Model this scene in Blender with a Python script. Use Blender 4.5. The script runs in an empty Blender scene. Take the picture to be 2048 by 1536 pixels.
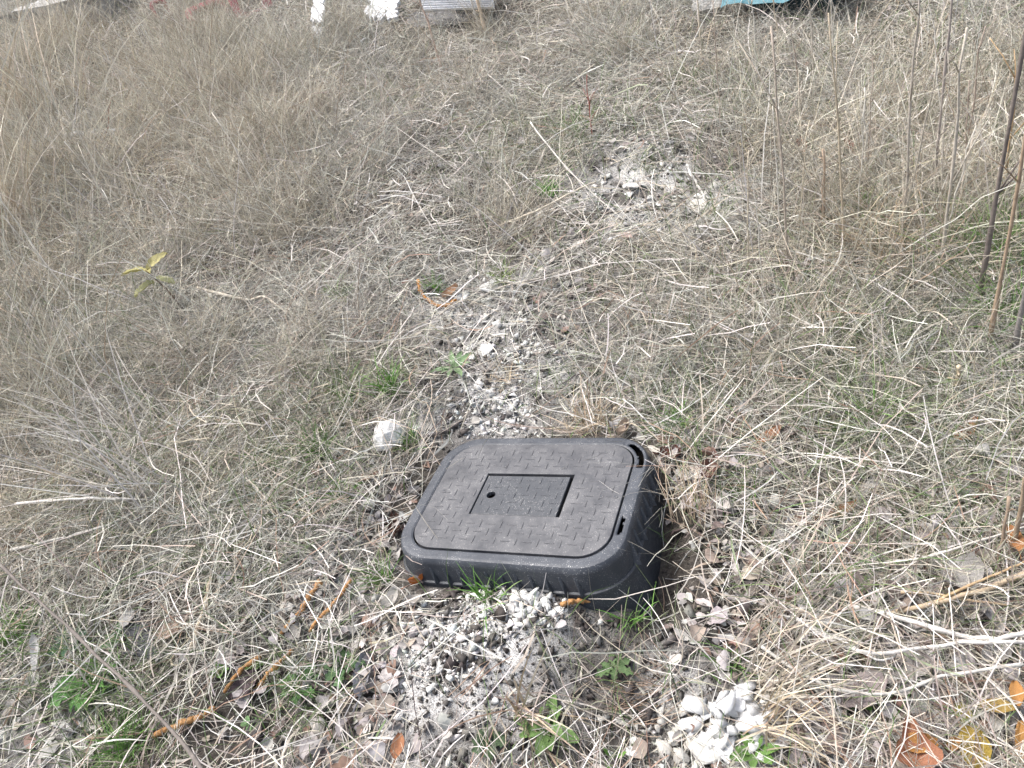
import bpy, bmesh, math, random
import numpy as np
from mathutils import Vector, Matrix, Quaternion, noise as mnoise
random.seed(11)
rng = np.random.default_rng(11)
S = bpy.context.scene
COL = S.collection

# ------------------------------------------------------------------ camera, light, exposure
FPX, CX, CY = 1550.0, 1024.0, 768.0                    # focal length and centre in photograph pixels
def unit(v):
    v = np.asarray(v, float); return v / np.linalg.norm(v)
UPC = unit((-0.27, -0.75, -0.60))                      # the vertical, in camera axes (x right, y down, z ahead)
YC = unit(np.array((0, 0, 1.)) - UPC[2] * UPC)
MWC = np.array([np.cross(YC, UPC), YC, UPC])           # camera axes -> world
LID_X = np.array((0.90667719, -0.0353261, -0.42034336))
LID_Y = np.array((0.31498446, -0.60610556, 0.73035665))
LID_N = np.array((-0.2805731, -0.79459934, -0.53841491))
CAM = -MWC @ np.array((0.02356772, 0.23265191, 1.62589587))   # world origin: centre of the box lid
cam = bpy.data.objects.new('camera', bpy.data.cameras.new('camera'))
COL.objects.link(cam)
Rc = MWC @ np.diag((1., -1., -1.))
cam.matrix_world = Matrix([list(Rc[i]) + [CAM[i]] for i in range(3)] + [[0, 0, 0, 1]])
cam.data.sensor_width = 36; cam.data.lens = 36 * FPX / 2048
cam.data.clip_start = 0.02; cam.data.clip_end = 500
S.camera = cam

SUN_EL, SUN_AZ = math.radians(61), math.radians(-50)   # azimuth from +Y towards +X
W = bpy.data.worlds.new('World'); S.world = W; W.use_nodes = True
nt = W.node_tree; nt.nodes.clear()
sky = nt.nodes.new('ShaderNodeTexSky'); sky.sky_type = 'NISHITA'; sky.sun_disc = False
sky.sun_elevation = SUN_EL; sky.sun_rotation = SUN_AZ
sky.air_density = 1.0; sky.dust_density = 6.0; sky.ozone_density = 1.0
hs = nt.nodes.new('ShaderNodeHueSaturation'); hs.inputs['Saturation'].default_value = 0.68
bg = nt.nodes.new('ShaderNodeBackground'); bg.inputs['Strength'].default_value = 0.125
wo = nt.nodes.new('ShaderNodeOutputWorld')
nt.links.new(sky.outputs[0], hs.inputs['Color']); nt.links.new(hs.outputs[0], bg.inputs[0]); nt.links.new(bg.outputs[0], wo.inputs[0])
sd = bpy.data.lights.new('sun', 'SUN'); sd.energy = 1.5; sd.angle = math.radians(20); sd.color = (1, 0.99, 0.975)
so = bpy.data.objects.new('sun', sd); COL.objects.link(so)
sdir = Vector((math.cos(SUN_EL) * math.sin(SUN_AZ), math.cos(SUN_EL) * math.cos(SUN_AZ), math.sin(SUN_EL)))
so.rotation_euler = sdir.to_track_quat('Z', 'Y').to_euler()
S.view_settings.view_transform = 'Standard'; S.view_settings.look = 'None'
S.view_settings.gamma = 1; S.view_settings.use_curve_mapping = False
S.view_settings.exposure = 1.32
try:
    S.cycles.max_bounces = 4; S.cycles.diffuse_bounces = 2; S.cycles.glossy_bounces = 2; S.cycles.transmission_bounces = 2
except AttributeError: pass

# ------------------------------------------------------------------ materials
def mat(name, build):
    m = bpy.data.materials.new(name); m.use_nodes = True
    t = m.node_tree; t.nodes.clear()
    out = t.nodes.new('ShaderNodeOutputMaterial')
    sh = build(t); t.links.new(sh, out.inputs['Surface'])
    return m
def N(t, kind, **kw):
    n = t.nodes.new(kind)
    for k, v in kw.items():
        if k in n.inputs: n.inputs[k].default_value = v
        else: setattr(n, k, v)
    return n
def noise(t, scale, detail=4, rough=0.6, vec='Object'):
    tc = N(t, 'ShaderNodeTexCoord'); n = N(t, 'ShaderNodeTexNoise')
    n.inputs['Scale'].default_value = scale; n.inputs['Detail'].default_value = detail; n.inputs['Roughness'].default_value = rough
    t.links.new(tc.outputs[vec], n.inputs['Vector']); return n.outputs['Fac']
def ramp(t, fac, stops):
    r = N(t, 'ShaderNodeValToRGB'); e = r.color_ramp.elements
    while len(e) < len(stops): e.new(0.5)
    for k, (p, c) in zip(e, stops): k.position = p; k.color = (*c, 1) if len(c) == 3 else c
    t.links.new(fac, r.inputs[0]); return r.outputs[0]
def mixc(t, fac, a, b, mode='MIX'):
    m = N(t, 'ShaderNodeMix', data_type='RGBA', blend_type=mode)
    for s, v in ((0, fac), (6, a), (7, b)):
        if hasattr(v, 'is_linked'): t.links.new(v, m.inputs[s])
        else: m.inputs[s].default_value = v if s == 0 else (*v, 1)
    return m.outputs[2]
def bsdf(t, color, rough=0.8, bump=None, bstr=0.3, bdist=0.01, spec=0.3):
    b = N(t, 'ShaderNodeBsdfPrincipled')
    if hasattr(color, 'is_linked'): t.links.new(color, b.inputs['Base Color'])
    else: b.inputs['Base Color'].default_value = (*color, 1)
    if hasattr(rough, 'is_linked'): t.links.new(rough, b.inputs['Roughness'])
    else: b.inputs['Roughness'].default_value = rough
    b.inputs['Specular IOR Level'].default_value = spec
    if bump is not None:
        bp = N(t, 'ShaderNodeBump'); bp.inputs['Strength'].default_value = bstr; bp.inputs['Distance'].default_value = bdist
        t.links.new(bump, bp.inputs['Height']); t.links.new(bp.outputs[0], b.inputs['Normal'])
    return b.outputs[0]
def attr(t, name):
    a = N(t, 'ShaderNodeAttribute'); a.attribute_name = name; return a.outputs['Color']
def translucent(t, surf, color, f):
    tr = N(t, 'ShaderNodeBsdfTranslucent')
    if hasattr(color, 'is_linked'): t.links.new(color, tr.inputs[0])
    else: tr.inputs[0].default_value = (*color, 1)
    mx = N(t, 'ShaderNodeMixShader'); mx.inputs[0].default_value = f
    t.links.new(surf, mx.inputs[1]); t.links.new(tr.outputs[0], mx.inputs[2]); return mx.outputs[0]
def m_blade(t):
    c = mixc(t, 0.5, attr(t, 'col'), ramp(t, noise(t, 60, 2), [(0.3, (0.62, 0.62, 0.62)), (0.7, (1.25, 1.25, 1.25))]), 'MULTIPLY')
    return translucent(t, bsdf(t, c, 0.65, spec=0.25), c, 0.12)
def m_soil(t):
    n1 = noise(t, 9, 6, 0.65); n2 = noise(t, 90, 5, 0.7); n3 = noise(t, 350, 3, 0.7)
    soil = ramp(t, n2, [(0.28, (0.035, 0.03, 0.027)), (0.55, (0.085, 0.075, 0.066)), (0.78, (0.15, 0.135, 0.12))])
    lit = ramp(t, n2, [(0.3, (0.045, 0.039, 0.034)), (0.7, (0.15, 0.135, 0.115))])
    c = mixc(t, attr(t, 'litter'), soil, lit)
    chalk = ramp(t, n3, [(0.36, (0.24, 0.23, 0.22)), (0.54, (0.72, 0.71, 0.69))])
    mm = N(t, 'ShaderNodeMath', operation='MULTIPLY'); t.links.new(attr(t, 'chalk'), mm.inputs[0])
    t.links.new(ramp(t, n1, [(0.40, (0.12,) * 3), (0.56, (1.0,) * 3)]), mm.inputs[1])
    c = mixc(t, mm.outputs[0], c, chalk)
    bb = N(t, 'ShaderNodeMath', operation='ADD'); t.links.new(n2, bb.inputs[0]); t.links.new(n3, bb.inputs[1])
    return bsdf(t, c, 0.95, bb.outputs[0], 0.8, 0.006, 0.15)
def solid(c1, c2, scale, rough=0.7, bstr=0.4, bdist=0.003, spec=0.3, detail=5):
    def f(t):
        n = noise(t, scale, detail)
        return bsdf(t, ramp(t, n, [(0.3, c1), (0.7, c2)]), rough, n, bstr, bdist, spec)
    return f
def tinted(scale, rough, bstr, bdist, lo=0.8, hi=1.15, tr=0.0, spec=0.3):
    def f(t):                                           # base colour comes from each object's own colour
        oi = N(t, 'ShaderNodeObjectInfo'); n = noise(t, scale, 5)
        c = mixc(t, 1.0, oi.outputs['Color'], ramp(t, n, [(0.3, (lo,) * 3), (0.7, (hi,) * 3)]), 'MULTIPLY')
        s = bsdf(t, c, rough, n, bstr, bdist, spec)
        return translucent(t, s, c, tr) if tr else s
    return f
def plastic(base, dust, dustamt, speck):
    def f(t):
        n1 = noise(t, 14, 6, 0.7); n2 = noise(t, 75, 4, 0.6); n3 = noise(t, 420, 2, 0.5); n4 = noise(t, 900, 2, 0.5)
        c = mixc(t, ramp(t, n1, [(0.35, (0.0,) * 3), (0.7, (dustamt,) * 3)]), base, dust)
        c = mixc(t, ramp(t, n2, [(0.45, (0.0,) * 3), (0.75, (0.35,) * 3)]), c, dust)
        sp = N(t, 'ShaderNodeMath', operation='MULTIPLY')
        t.links.new(ramp(t, n3, [(0.62, (0,) * 3), (0.68, (1,) * 3)]), sp.inputs[0])
        t.links.new(ramp(t, n1, [(0.42, (0.1 * speck,) * 3), (0.66, (speck,) * 3)]), sp.inputs[1])
        c = mixc(t, sp.outputs[0], c, (0.55, 0.54, 0.52))
        return bsdf(t, c, ramp(t, n2, [(0.3, (0.42,) * 3), (0.7, (0.68,) * 3)]), n4, 0.25, 0.0015, 0.45)
    return f
M = {k: mat(k, b) for k, b in {
    'dry_blade': m_blade, 'soil': m_soil,
    'leaf': tinted(45, 0.6, 0.5, 0.003, 0.65, 1.2, 0.15),
    'wood': tinted(70, 0.8, 0.6, 0.002, 0.7, 1.25),
    'painted': tinted(160, 0.7, 0.9, 0.003, 0.35, 1.15),
    'stone': tinted(55, 0.9, 0.5, 0.003, 0.86, 1.04, spec=0.2),
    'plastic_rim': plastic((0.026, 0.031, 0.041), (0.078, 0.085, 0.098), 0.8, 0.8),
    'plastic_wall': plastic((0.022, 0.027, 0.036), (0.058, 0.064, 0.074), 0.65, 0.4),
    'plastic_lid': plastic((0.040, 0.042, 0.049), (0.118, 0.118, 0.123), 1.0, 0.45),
    'plastic_reader': plastic((0.034, 0.038, 0.046), (0.070, 0.074, 0.081), 0.6, 0.7),
    'rubber': solid((0.03, 0.032, 0.038), (0.08, 0.082, 0.09), 40, 0.75),
    'red_plastic': solid((0.30, 0.06, 0.075), (0.42, 0.16, 0.17), 22, 0.6),
    'white_board': solid((0.55, 0.56, 0.58), (0.80, 0.81, 0.83), 9, 0.55),
    'black_sheet': solid((0.02, 0.02, 0.022), (0.06, 0.06, 0.065), 15, 0.5),
    'blue_tarp': solid((0.03, 0.12, 0.15), (0.10, 0.23, 0.27), 22, 0.5),
    'teal_tub': solid((0.02, 0.045, 0.055), (0.05, 0.085, 0.10), 14, 0.5),
    'concrete': solid((0.22, 0.22, 0.21), (0.40, 0.39, 0.37), 18, 0.9),
}.items()}

# ------------------------------------------------------------------ terrain
def hsh(i, j, s):
    v = np.sin(i * 127.1 + j * 311.7 + s * 74.7) * 43758.5453
    return v - np.floor(v)
def vnoise(x, y, s=0):
    xi, yi = np.floor(x), np.floor(y); fx, fy = x - xi, y - yi
    fx = fx * fx * (3 - 2 * fx); fy = fy * fy * (3 - 2 * fy)
    a = hsh(xi, yi, s); b = hsh(xi + 1, yi, s); c = hsh(xi, yi + 1, s); d = hsh(xi + 1, yi + 1, s)
    return (a + (b - a) * fx) * (1 - fy) + (c + (d - c) * fx) * fy - 0.5
BX, BY, BN = MWC @ LID_X, MWC @ LID_Y, MWC @ LID_N       # box axes in the world
BH = np.linalg.inv(np.array([[BX[0], BY[0]], [BX[1], BY[1]]]))
def box_plan(x, y):                                       # plan position in the box's own axes
    return BH[0, 0] * x + BH[0, 1] * y, BH[1, 0] * x + BH[1, 1] * y
def sstep(a, b, v):
    q = np.clip((v - a) / (b - a), 0, 1); return q * q * (3 - 2 * q)
def rrect_d(a, b, hx, hy, r):                             # signed distance to a rounded rectangle
    qx, qy = np.abs(a) - hx + r, np.abs(b) - hy + r
    return np.hypot(np.maximum(qx, 0), np.maximum(qy, 0)) + np.minimum(np.maximum(qx, qy), 0) - r
BUMPS = []                                                # (x, y, radius, height)
def height(x, y):
    x = np.asarray(x, float); y = np.asarray(y, float)
    yy = 7.0 * np.tanh(y / 7.0); xx = 5.0 * np.tanh(x / 5.0)
    h = -0.062 + 0.165 * yy - 0.045 * xx
    h = h + 0.10 * vnoise(x * 0.9 + 3, y * 0.9, 1) * sstep(0.4, 1.5, np.hypot(x, y)) + 0.035 * vnoise(x * 3.1, y * 3.1, 2) \
          + 0.018 * vnoise(x * 9, y * 9, 3) + 0.010 * vnoise(x * 27, y * 27, 4) + 0.006 * vnoise(x * 70, y * 70, 5)
    a, b = box_plan(x, y)
    d = rrect_d(a, b, 0.243, 0.183, 0.085)
    near = 1 - sstep(0.02, 0.24, d)
    plane = a * BX[2] + b * BY[2]                         # height of the lid plane
    want = -0.024 - 0.062 * sstep(0.16, -0.20, b) - 0.035 * sstep(0.10, 0.26, a) * sstep(0.25, 0.0, b) + 0.012 * sstep(-0.05, -0.26, a)
    h = h * (1 - near * 0.9) + (plane + want) * near * 0.9 + 0.004 * vnoise(x * 40, y * 40, 6)
    h = h - 0.055 * sstep(0.24, 0.27, a) * sstep(0.37, 0.29, a) * sstep(-0.27, -0.14, b) * sstep(0.20, 0.05, b)
    for bx, by, r, k in BUMPS:
        h = h + k * np.exp(-((x - bx) ** 2 + (y - by) ** 2) / r ** 2)
    return np.where(d < -0.003, -0.32, h)
def spot(u, v, lift=0.0):                                 # ground point seen at a photograph pixel
    d = MWC @ unit(((u - CX) / FPX, (v - CY) / FPX, 1.0))
    t = np.arange(0.5, 30, 0.01); P = CAM[:, None] + d[:, None] * t
    k = np.argmax(P[2] < height(P[0], P[1]) + lift)
    k = k if k > 0 else len(t) - 1
    return Vector(P[:, k])
def ray_at(u, v, dist):
    return Vector(CAM + MWC @ unit(((u - CX) / FPX, (v - CY) / FPX, 1.0)) * dist)
def px(P):                                                # world point(s) -> photograph pixel
    Q = (np.asarray(P) - CAM) @ MWC
    return CX + FPX * Q[..., 0] / np.maximum(Q[..., 2], 1e-3), CY + FPX * Q[..., 1] / np.maximum(Q[..., 2], 1e-3), Q[..., 2]
def dist_to(p): return (Vector(CAM) - Vector(p)).length
def m_per_px(p): return dist_to(p) / FPX
for u, v, r, k in ((985, 1330, 0.16, 0.035), (1110, 1215, 0.07, 0.012), (1480, 1450, 0.12, 0.02), (960, 800, 0.12, 0.015), (250, 1000, 0.3, 0.05), (1500, 1000, 0.12, 0.03)):
    p = spot(u, v); BUMPS.append((p.x, p.y, r, k))
def blobs(lst, k=1.0):
    pts = [(spot(u, v), r * k, w) for u, v, r, w in lst]
    def f(x, y):
        o = np.zeros(np.shape(x))
        for p, r, w in pts:
            o = np.maximum(o, w * np.exp(-(((x - p.x) ** 2 + (y - p.y) ** 2) / r ** 2)))
        return o
    f.pts = pts; return f
f_bare = blobs([(1000, 1340, 0.17, 1), (1180, 1300, 0.15, 1), (870, 1450, 0.13, 1), (1330, 1210, 0.10, 1), (1350, 1110, 0.07, .8), (1060, 1480, .14, .9),
                (1380, 1480, 0.12, 0.9), (980, 790, 0.14, .9), (900, 700, 0.16, .55), (1010, 700, 0.16, .8), (940, 600, 0.22, .6), (870, 850, 0.10, .6), (960, 1200, .12, .9),
                (1100, 770, .1, .7), (1010, 480, 0.25, .35), (1270, 385, 0.22, .8), (1420, 410, .16, .75), (640, 1210, .12, .5), (480, 1440, .12, .7), (1455, 1440, .11, 1.3), (1370, 1490, .11, 1.2), (1440, 1520, .1, 1.2), (1230, 1270, .12, 1), (785, 884, .04, 1), (1080, 1200, .09, 1), (930, 1270, .09, 1), (900, 1390, .1, 1), (60, 1500, .15, .6), (420, 40, .3, .1), (640, 20, .25, .35), (900, 20, .3, .55), (1570, 50, .3, .4), (120, 30, .3, .2), (290, 1260, .08, .8), (900, 530, .15, .5)], 1.45)
f_chalk = blobs([(1000, 1270, 0.12, 1), (900, 1330, 0.14, .9), (870, 1440, 0.12, 1), (1400, 1470, 0.12, 1), (1080, 1200, .10, 1), (1000, 1380, .14, .7), (990, 790, 0.12, 1.0), (1010, 830, .1, 1),
                 (970, 700, 0.14, .9), (900, 620, 0.16, .9), (1000, 580, .14, .8), (1270, 380, 0.22, 1), (1430, 410, .18, .9), (1180, 730, .16, .7), (640, 1180, .12, .5), (60, 1480, .13, .6), (700, 1490, .1, .5), (840, 840, .08, .8), (700, 900, .08, .5), (1350, 700, .15, .5)], 1.12)
f_litter = blobs([(1400, 910, 0.16, 1), (1480, 1000, 0.2, .9), (1600, 1080, .2, .9), (1750, 1000, .2, .6), (1900, 1150, 0.25, 1), (1620, 1450, .16, .9), (1850, 1380, .2, .9),
                  (790, 1060, 0.09, 1), (830, 970, .06, .8), (620, 1240, 0.15, .5), (720, 1400, 0.16, 1), (100, 1450, 0.2, .7), (520, 1420, .14, .6), (1150, 600, 0.3, .5),
                  (1350, 620, .3, .5), (400, 640, .2, .8), (850, 590, .12, .6), (750, 430, .4, .4), (1450, 1270, .2, .8), (1700, 1330, .22, .9), (1950, 1380, .22, .9), (1800, 1480, .2, .9), (1350, 210, .6, .6), (400, 830, .25, .6)])
f_green = blobs([(1700, 720, 0.45, .75), (1960, 560, 0.35, .9), (1720, 840, 0.15, .8), (300, 920, 0.25, .5), (480, 970, 0.16, .6), (700, 800, 0.14, .7), (790, 770, .1, .6), (180, 1340, 0.15, .5), (280, 1480, .13, .5),
                 (560, 1060, .15, .4), (1550, 540, 0.35, .6), (1170, 270, 0.4, .3), (1450, 400, .5, .25), (650, 920, .12, .6), (620, 1380, .1, .5), (1850, 250, .7, .4), (1300, 560, .25, .3), (1490, 980, .12, .4), (1640, 1130, .12, .5), (1220, 1340, .1, .25), (1800, 900, .25, .5), (140, 680, .4, .3)])
f_long = blobs([(50, 420, 1.0, 1), (200, 330, 1.3, .8), (30, 800, .5, .8), (30, 1050, .25, .9), (1800, 300, 0.9, .7), (2000, 500, .5, .8), (200, 120, 2.2, .8), (150, 600, .7, .8), (1950, 800, .3, .6), (1500, 120, .6, .6), (900, 100, .7, .35)])

def axis(c, half, step, grow, far):                       # grid lines: even near the box, widening outwards
    e = [half]; d = step
    while e[-1] < far: d *= grow; e.append(e[-1] + d)
    e = np.array(e); m = np.arange(-half, half, step)
    return c + np.concatenate([-e[::-1], m[1:], e])
gx = axis(0.0, 0.85, 0.008, 1.055, 60); gy = axis(0.0, 0.85, 0.008, 1.055, 60)
X, Y = np.meshgrid(gx, gy); Zg = height(X, Y)
def new_mesh(name, V, F, cols=None, attrs=None, smooth=False):
    """V (n,3); F: an int array of quads or triangles, or a list of such arrays"""
    me = bpy.data.meshes.new(name); Fs = F if isinstance(F, list) else [F]
    V = np.ascontiguousarray(V, np.float32)
    me.vertices.add(len(V)); me.vertices.foreach_set('co', V.ravel())
    tot = np.concatenate([np.full(len(f), f.shape[1], np.int32) for f in Fs])
    idx = np.concatenate([f.ravel() for f in Fs]).astype(np.int32)
    st = np.concatenate([[0], np.cumsum(tot)[:-1]]).astype(np.int32)
    me.loops.add(len(idx)); me.loops.foreach_set('vertex_index', idx)
    me.polygons.add(len(tot)); me.polygons.foreach_set('loop_start', st); me.polygons.foreach_set('loop_total', tot)
    if smooth: me.polygons.foreach_set('use_smooth', np.ones(len(tot), bool))
    al = dict(attrs or {})
    if cols is not None: al['col'] = cols
    for nm, c in al.items():
        a = me.attributes.new(nm, 'FLOAT_COLOR', 'POINT')
        a.data.foreach_set('color', np.c_[c, np.ones(len(c))].astype(np.float32).ravel())
    me.update(calc_edges=True); return me
def link(name, me, material, parent=None, **props):
    o = bpy.data.objects.new(name, me); COL.objects.link(o)
    if material is not None and len(me.materials) == 0: me.materials.append(material)
    if parent is not None: o.parent = parent
    for k, v in props.items(): o[k] = v
    return o
ii = np.arange(len(gx) * len(gy)).reshape(len(gy), len(gx))
GF = np.c_[ii[:-1, :-1].ravel(), ii[:-1, 1:].ravel(), ii[1:, 1:].ravel(), ii[1:, :-1].ravel()]
ba = f_bare(X, Y).ravel()
tri3 = lambda a: np.repeat(np.asarray(a).ravel()[:, None], 3, 1)
link('ground', new_mesh('ground', np.c_[X.ravel(), Y.ravel(), Zg.ravel()], GF,
     attrs={'chalk': tri3(f_chalk(X, Y)), 'litter': tri3(np.clip(1 - ba * 1.2, 0, 1))}, smooth=True), M['soil'], kind='structure')

# ------------------------------------------------------------------ ribbons and tubes
def in_box(P, grow=0.0, ztop=0.012):                                  # points inside (or under the lid of) the box
    L = P @ np.array([BX, BY, BN]).T
    dep = np.clip(-L[..., 2], 0, 0.3)
    return (rrect_d(L[..., 0], L[..., 1], 0.247 + 0.16 * dep + grow, 0.187 + 0.16 * dep + grow, 0.09) < 0) & (L[..., 2] < ztop)
def ribbons(P, w, up, col, taper=0.25):
    """P (n,k,3) centre lines, w (n,) width, up (n,3) leaf normal hint, col (n,3)"""
    n, k, _ = P.shape
    T = np.gradient(P, axis=1)
    side = np.cross(T, up[:, None, :]); side /= np.linalg.norm(side, axis=2, keepdims=True) + 1e-9
    s = np.linspace(0, 1, k); prof = np.minimum(1, 0.6 + 2 * s) * (1 - (1 - taper) * s ** 2)
    off = side * (w[:, None] * prof[None, :] * 0.5)[..., None]
    V = np.stack([P - off, P + off], 2).reshape(-1, 3)
    base = (np.arange(n) * 2 * k)[:, None] + 2 * np.arange(k - 1)[None, :]
    F = np.stack([base, base + 1, base + 3, base + 2], -1).reshape(-1, 4)
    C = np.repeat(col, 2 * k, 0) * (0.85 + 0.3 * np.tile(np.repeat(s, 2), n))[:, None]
    return V, F, C
class Acc:
    def __init__(s): s.V, s.F, s.C, s.n = [], {}, [], 0
    def add(s, V, F, C):
        s.F.setdefault(F.shape[1], []).append(F + s.n); s.V.append(V); s.C.append(C); s.n += len(V)
    def mesh(s, name, smooth=False):
        return new_mesh(name, np.concatenate(s.V), [np.concatenate(f) for f in s.F.values()], np.clip(np.concatenate(s.C), 0, 0.85), smooth=smooth)
STRAW = np.array([(.50, .475, .445), (.42, .395, .37), (.57, .54, .51), (.33, .31, .295), (.46, .42, .375), (.50, .435, .355), (.26, .215, .19), (.39, .37, .365), (.68, .655, .63), (.17, .148, .138)])
STRAW = STRAW * np.array((.985, 1.0, .95))
GREEN = np.array([(.13, .21, .07), (.11, .17, .065), (.18, .24, .11), (.21, .24, .15), (.28, .285, .20)])
def pick(n, pal, prob=None):
    c = pal[rng.choice(len(pal), n, p=prob)]
    return c * rng.uniform(0.82, 1.15, (n, 1)) * rng.uniform(0.96, 1.04, (n, 3))
FOOT = CAM[:2]
def scatter(n, pw=0.75, r0=0.35, r1=11.0, half=75, margin=0.30):
    """ground points in front of the camera, thinning with distance"""
    out = []
    tot = 0
    while tot < n:
        m = n * 3
        q = rng.random(m); e = 1 - pw
        r = (r0 ** e + q * (r1 ** e - r0 ** e)) ** (1 / e)
        th = np.radians(rng.uniform(-half, half, m))
        x = FOOT[0] + r * np.sin(th); y = FOOT[1] + r * np.cos(th)
        z = height(x, y)
        u, v, dz = px(np.c_[x, y, z])
        ok = (dz > 0.2) & (u > -2048 * margin) & (u < 2048 * (1 + margin)) & (v > -1536 * 0.12) & (v < 1536 * 1.22)
        ok &= z > -0.30
        out.append(np.c_[x, y, z, r][ok]); tot += ok.sum()
    return np.concatenate(out)[:n]
def curves(p, length, tilt, k=4, bend=0.5, gravity=0.0, az=None, wig=0.0):
    """centre lines from base points: tilt is the angle from the vertical"""
    n = len(p); az = rng.uniform(0, 2 * np.pi, n) if az is None else az
    s = np.linspace(0, 1, k); seg = length[:, None] / (k - 1)
    b = rng.normal(0, bend, n)
    A = az[:, None] + b[:, None] * s[None, :]
    Tt = tilt[:, None] + gravity * s[None, :] ** 1.5 + (rng.normal(0, wig, (n, k)) if wig else 0)
    d = np.stack([np.sin(Tt) * np.sin(A), np.sin(Tt) * np.cos(A), np.cos(Tt)], -1) * seg[..., None]
    P = np.concatenate([np.zeros((n, 1, 3)), np.cumsum(d[:, :-1], 1)], 1)
    return P + p[:, None, :3]
def drop_hits(P, *arrs):
    k = ~in_box(P).any(1) & ((rng.random(len(P)) < 0.03) | ~in_box(P, 0.0, 0.3).any(1)); return (P[k],) + tuple(a[k] for a in arrs)
def keep_above(P, lift):                                  # lying pieces follow the ground instead of sinking
    g = height(P[..., 0], P[..., 1])
    g = np.where(g < -0.3, P[..., 2], g)
    P[..., 2] = np.maximum(P[..., 2], g + lift[:, None]); return P

def box_dist(x, y):
    a, b = box_plan(x, y); return rrect_d(a, b, 0.25, 0.19, 0.09)
def patch(x, y, s): return vnoise(x * 1.7, y * 1.7, s) + 0.6 * vnoise(x * 5.3, y * 5.3, s + 1)
# 1. the lying thatch
A = Acc()
p = scatter(330000, pw=0.45); x, y = p[:, 0], p[:, 1]
dens = np.clip(1.05 - 1.35 * f_bare(x, y) - 0.55 * f_litter(x, y), 0.035, 1) * (0.36 + 0.64 * sstep(1.0, 3.0, p[:, 3])) * (0.25 + 0.75 * sstep(0, .07, box_dist(x, y))) * np.clip(0.75 + 0.9 * patch(x, y, 20), 0.3, 1)
p = p[rng.random(len(p)) < dens]; n = len(p); r = p[:, 3]
length = (rng.gamma(2.4, 0.030, n) + 0.02) * (0.8 + 0.1 * np.minimum(r, 3))
tilt = np.radians(90 - np.abs(rng.normal(0, 14, n)))
P = curves(p, length, tilt, 4, 0.8, 0.25, wig=0.05)
lift = rng.gamma(1.3, 0.0045, n) * (0.6 + 0.25 * np.minimum(r, 4)); P[..., 2] += lift[:, None]
P = keep_above(P, lift * 0.5 + 0.001)
w = rng.uniform(0.0009, 0.0023, n) * (0.80 + 0.13 * np.minimum(r, 7)); big = rng.random(n) < 0.07; w[big] *= 2.9
up = np.c_[rng.normal(0, .5, (n, 2)), np.ones(n)]
tan = np.clip(0.5 + 1.4 * patch(x := p[:, 0], y := p[:, 1], 31), 0, 1)
c = pick(n, STRAW, [.13, .16, .10, .14, .13, .06, .08, .12, .03, .05])
c = c * (1 + (tan * 0.07)[:, None] * np.array((1.0, 0.1, -1.1)))
gmask = rng.random(n) < 0.28 * f_green(p[:, 0], p[:, 1]) + 0.02
c[gmask] = pick(gmask.sum(), GREEN) * 1.1
P, w, up, c = drop_hits(P, w, up, c)
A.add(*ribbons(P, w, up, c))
link('dry_thatch', A.mesh('dry_thatch'), M['dry_blade'], kind='stuff')

# 2. standing dry blades and fine stems
A = Acc()
p = scatter(120000, pw=0.20); x, y = p[:, 0], p[:, 1]
dens = (0.35 + 0.65 * sstep(1.0, 2.6, p[:, 3])) * (0.3 + 0.7 * sstep(0, .06, box_dist(x, y))) * np.clip(0.20 + 0.6 * f_long(x, y) + 0.6 * patch(x, y, 40) - 1.3 * f_bare(x, y) - .4 * f_litter(x, y), 0.015, 1)
p = p[rng.random(len(p)) < dens]; n = len(p); r = p[:, 3]; fl = f_long(p[:, 0], p[:, 1])
length = rng.gamma(4, 0.028, n) * (0.75 + 0.75 * fl) + 0.03
tilt = np.radians(np.abs(rng.normal(36, 20, n)))
P = curves(p, length, tilt, 5, 0.5, rng.uniform(0, 0.9), wig=0.06)
w = rng.uniform(0.0007, 0.0018, n) * (0.8 + 0.16 * np.minimum(r, 7))
up = rng.normal(0, 1, (n, 3))
c = pick(n, STRAW, [.19, .12, .19, .05, .16, .12, .03, .06, .07, .01])
c = c * (1 + (0.10 * fl)[:, None] * np.array((1.2, 0.6, -0.6)))
P, w, up, c = drop_hits(P, w, up, c)
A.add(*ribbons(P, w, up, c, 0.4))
p = scatter(14000, pw=0.12); x, y = p[:, 0], p[:, 1]
p = p[rng.random(len(p)) < np.clip(.10 + .55 * f_long(x, y) + .3 * patch(x, y, 47), .04, 1) * (1 - f_bare(x, y)).clip(0, 1) * sstep(1.0, 2.4, p[:, 3])]; n = len(p)
P = curves(p, rng.uniform(.14, .42, n), np.radians(np.abs(rng.normal(42, 24, n))), 6, .35, rng.uniform(0, .7), wig=.09)
w = rng.uniform(.0016, .0034, n); up = rng.normal(0, 1, (n, 3)); c = pick(n, np.array([(.60, .57, .52), (.50, .465, .41), (.66, .635, .60), (.40, .36, .31), (.55, .50, .42)]))
P, w, up, c = drop_hits(P, w, up, c); A.add(*ribbons(P, w, up, c, 0.45))
link('standing_dry_grass', A.mesh('standing_dry_grass'), M['dry_blade'], kind='stuff')

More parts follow.
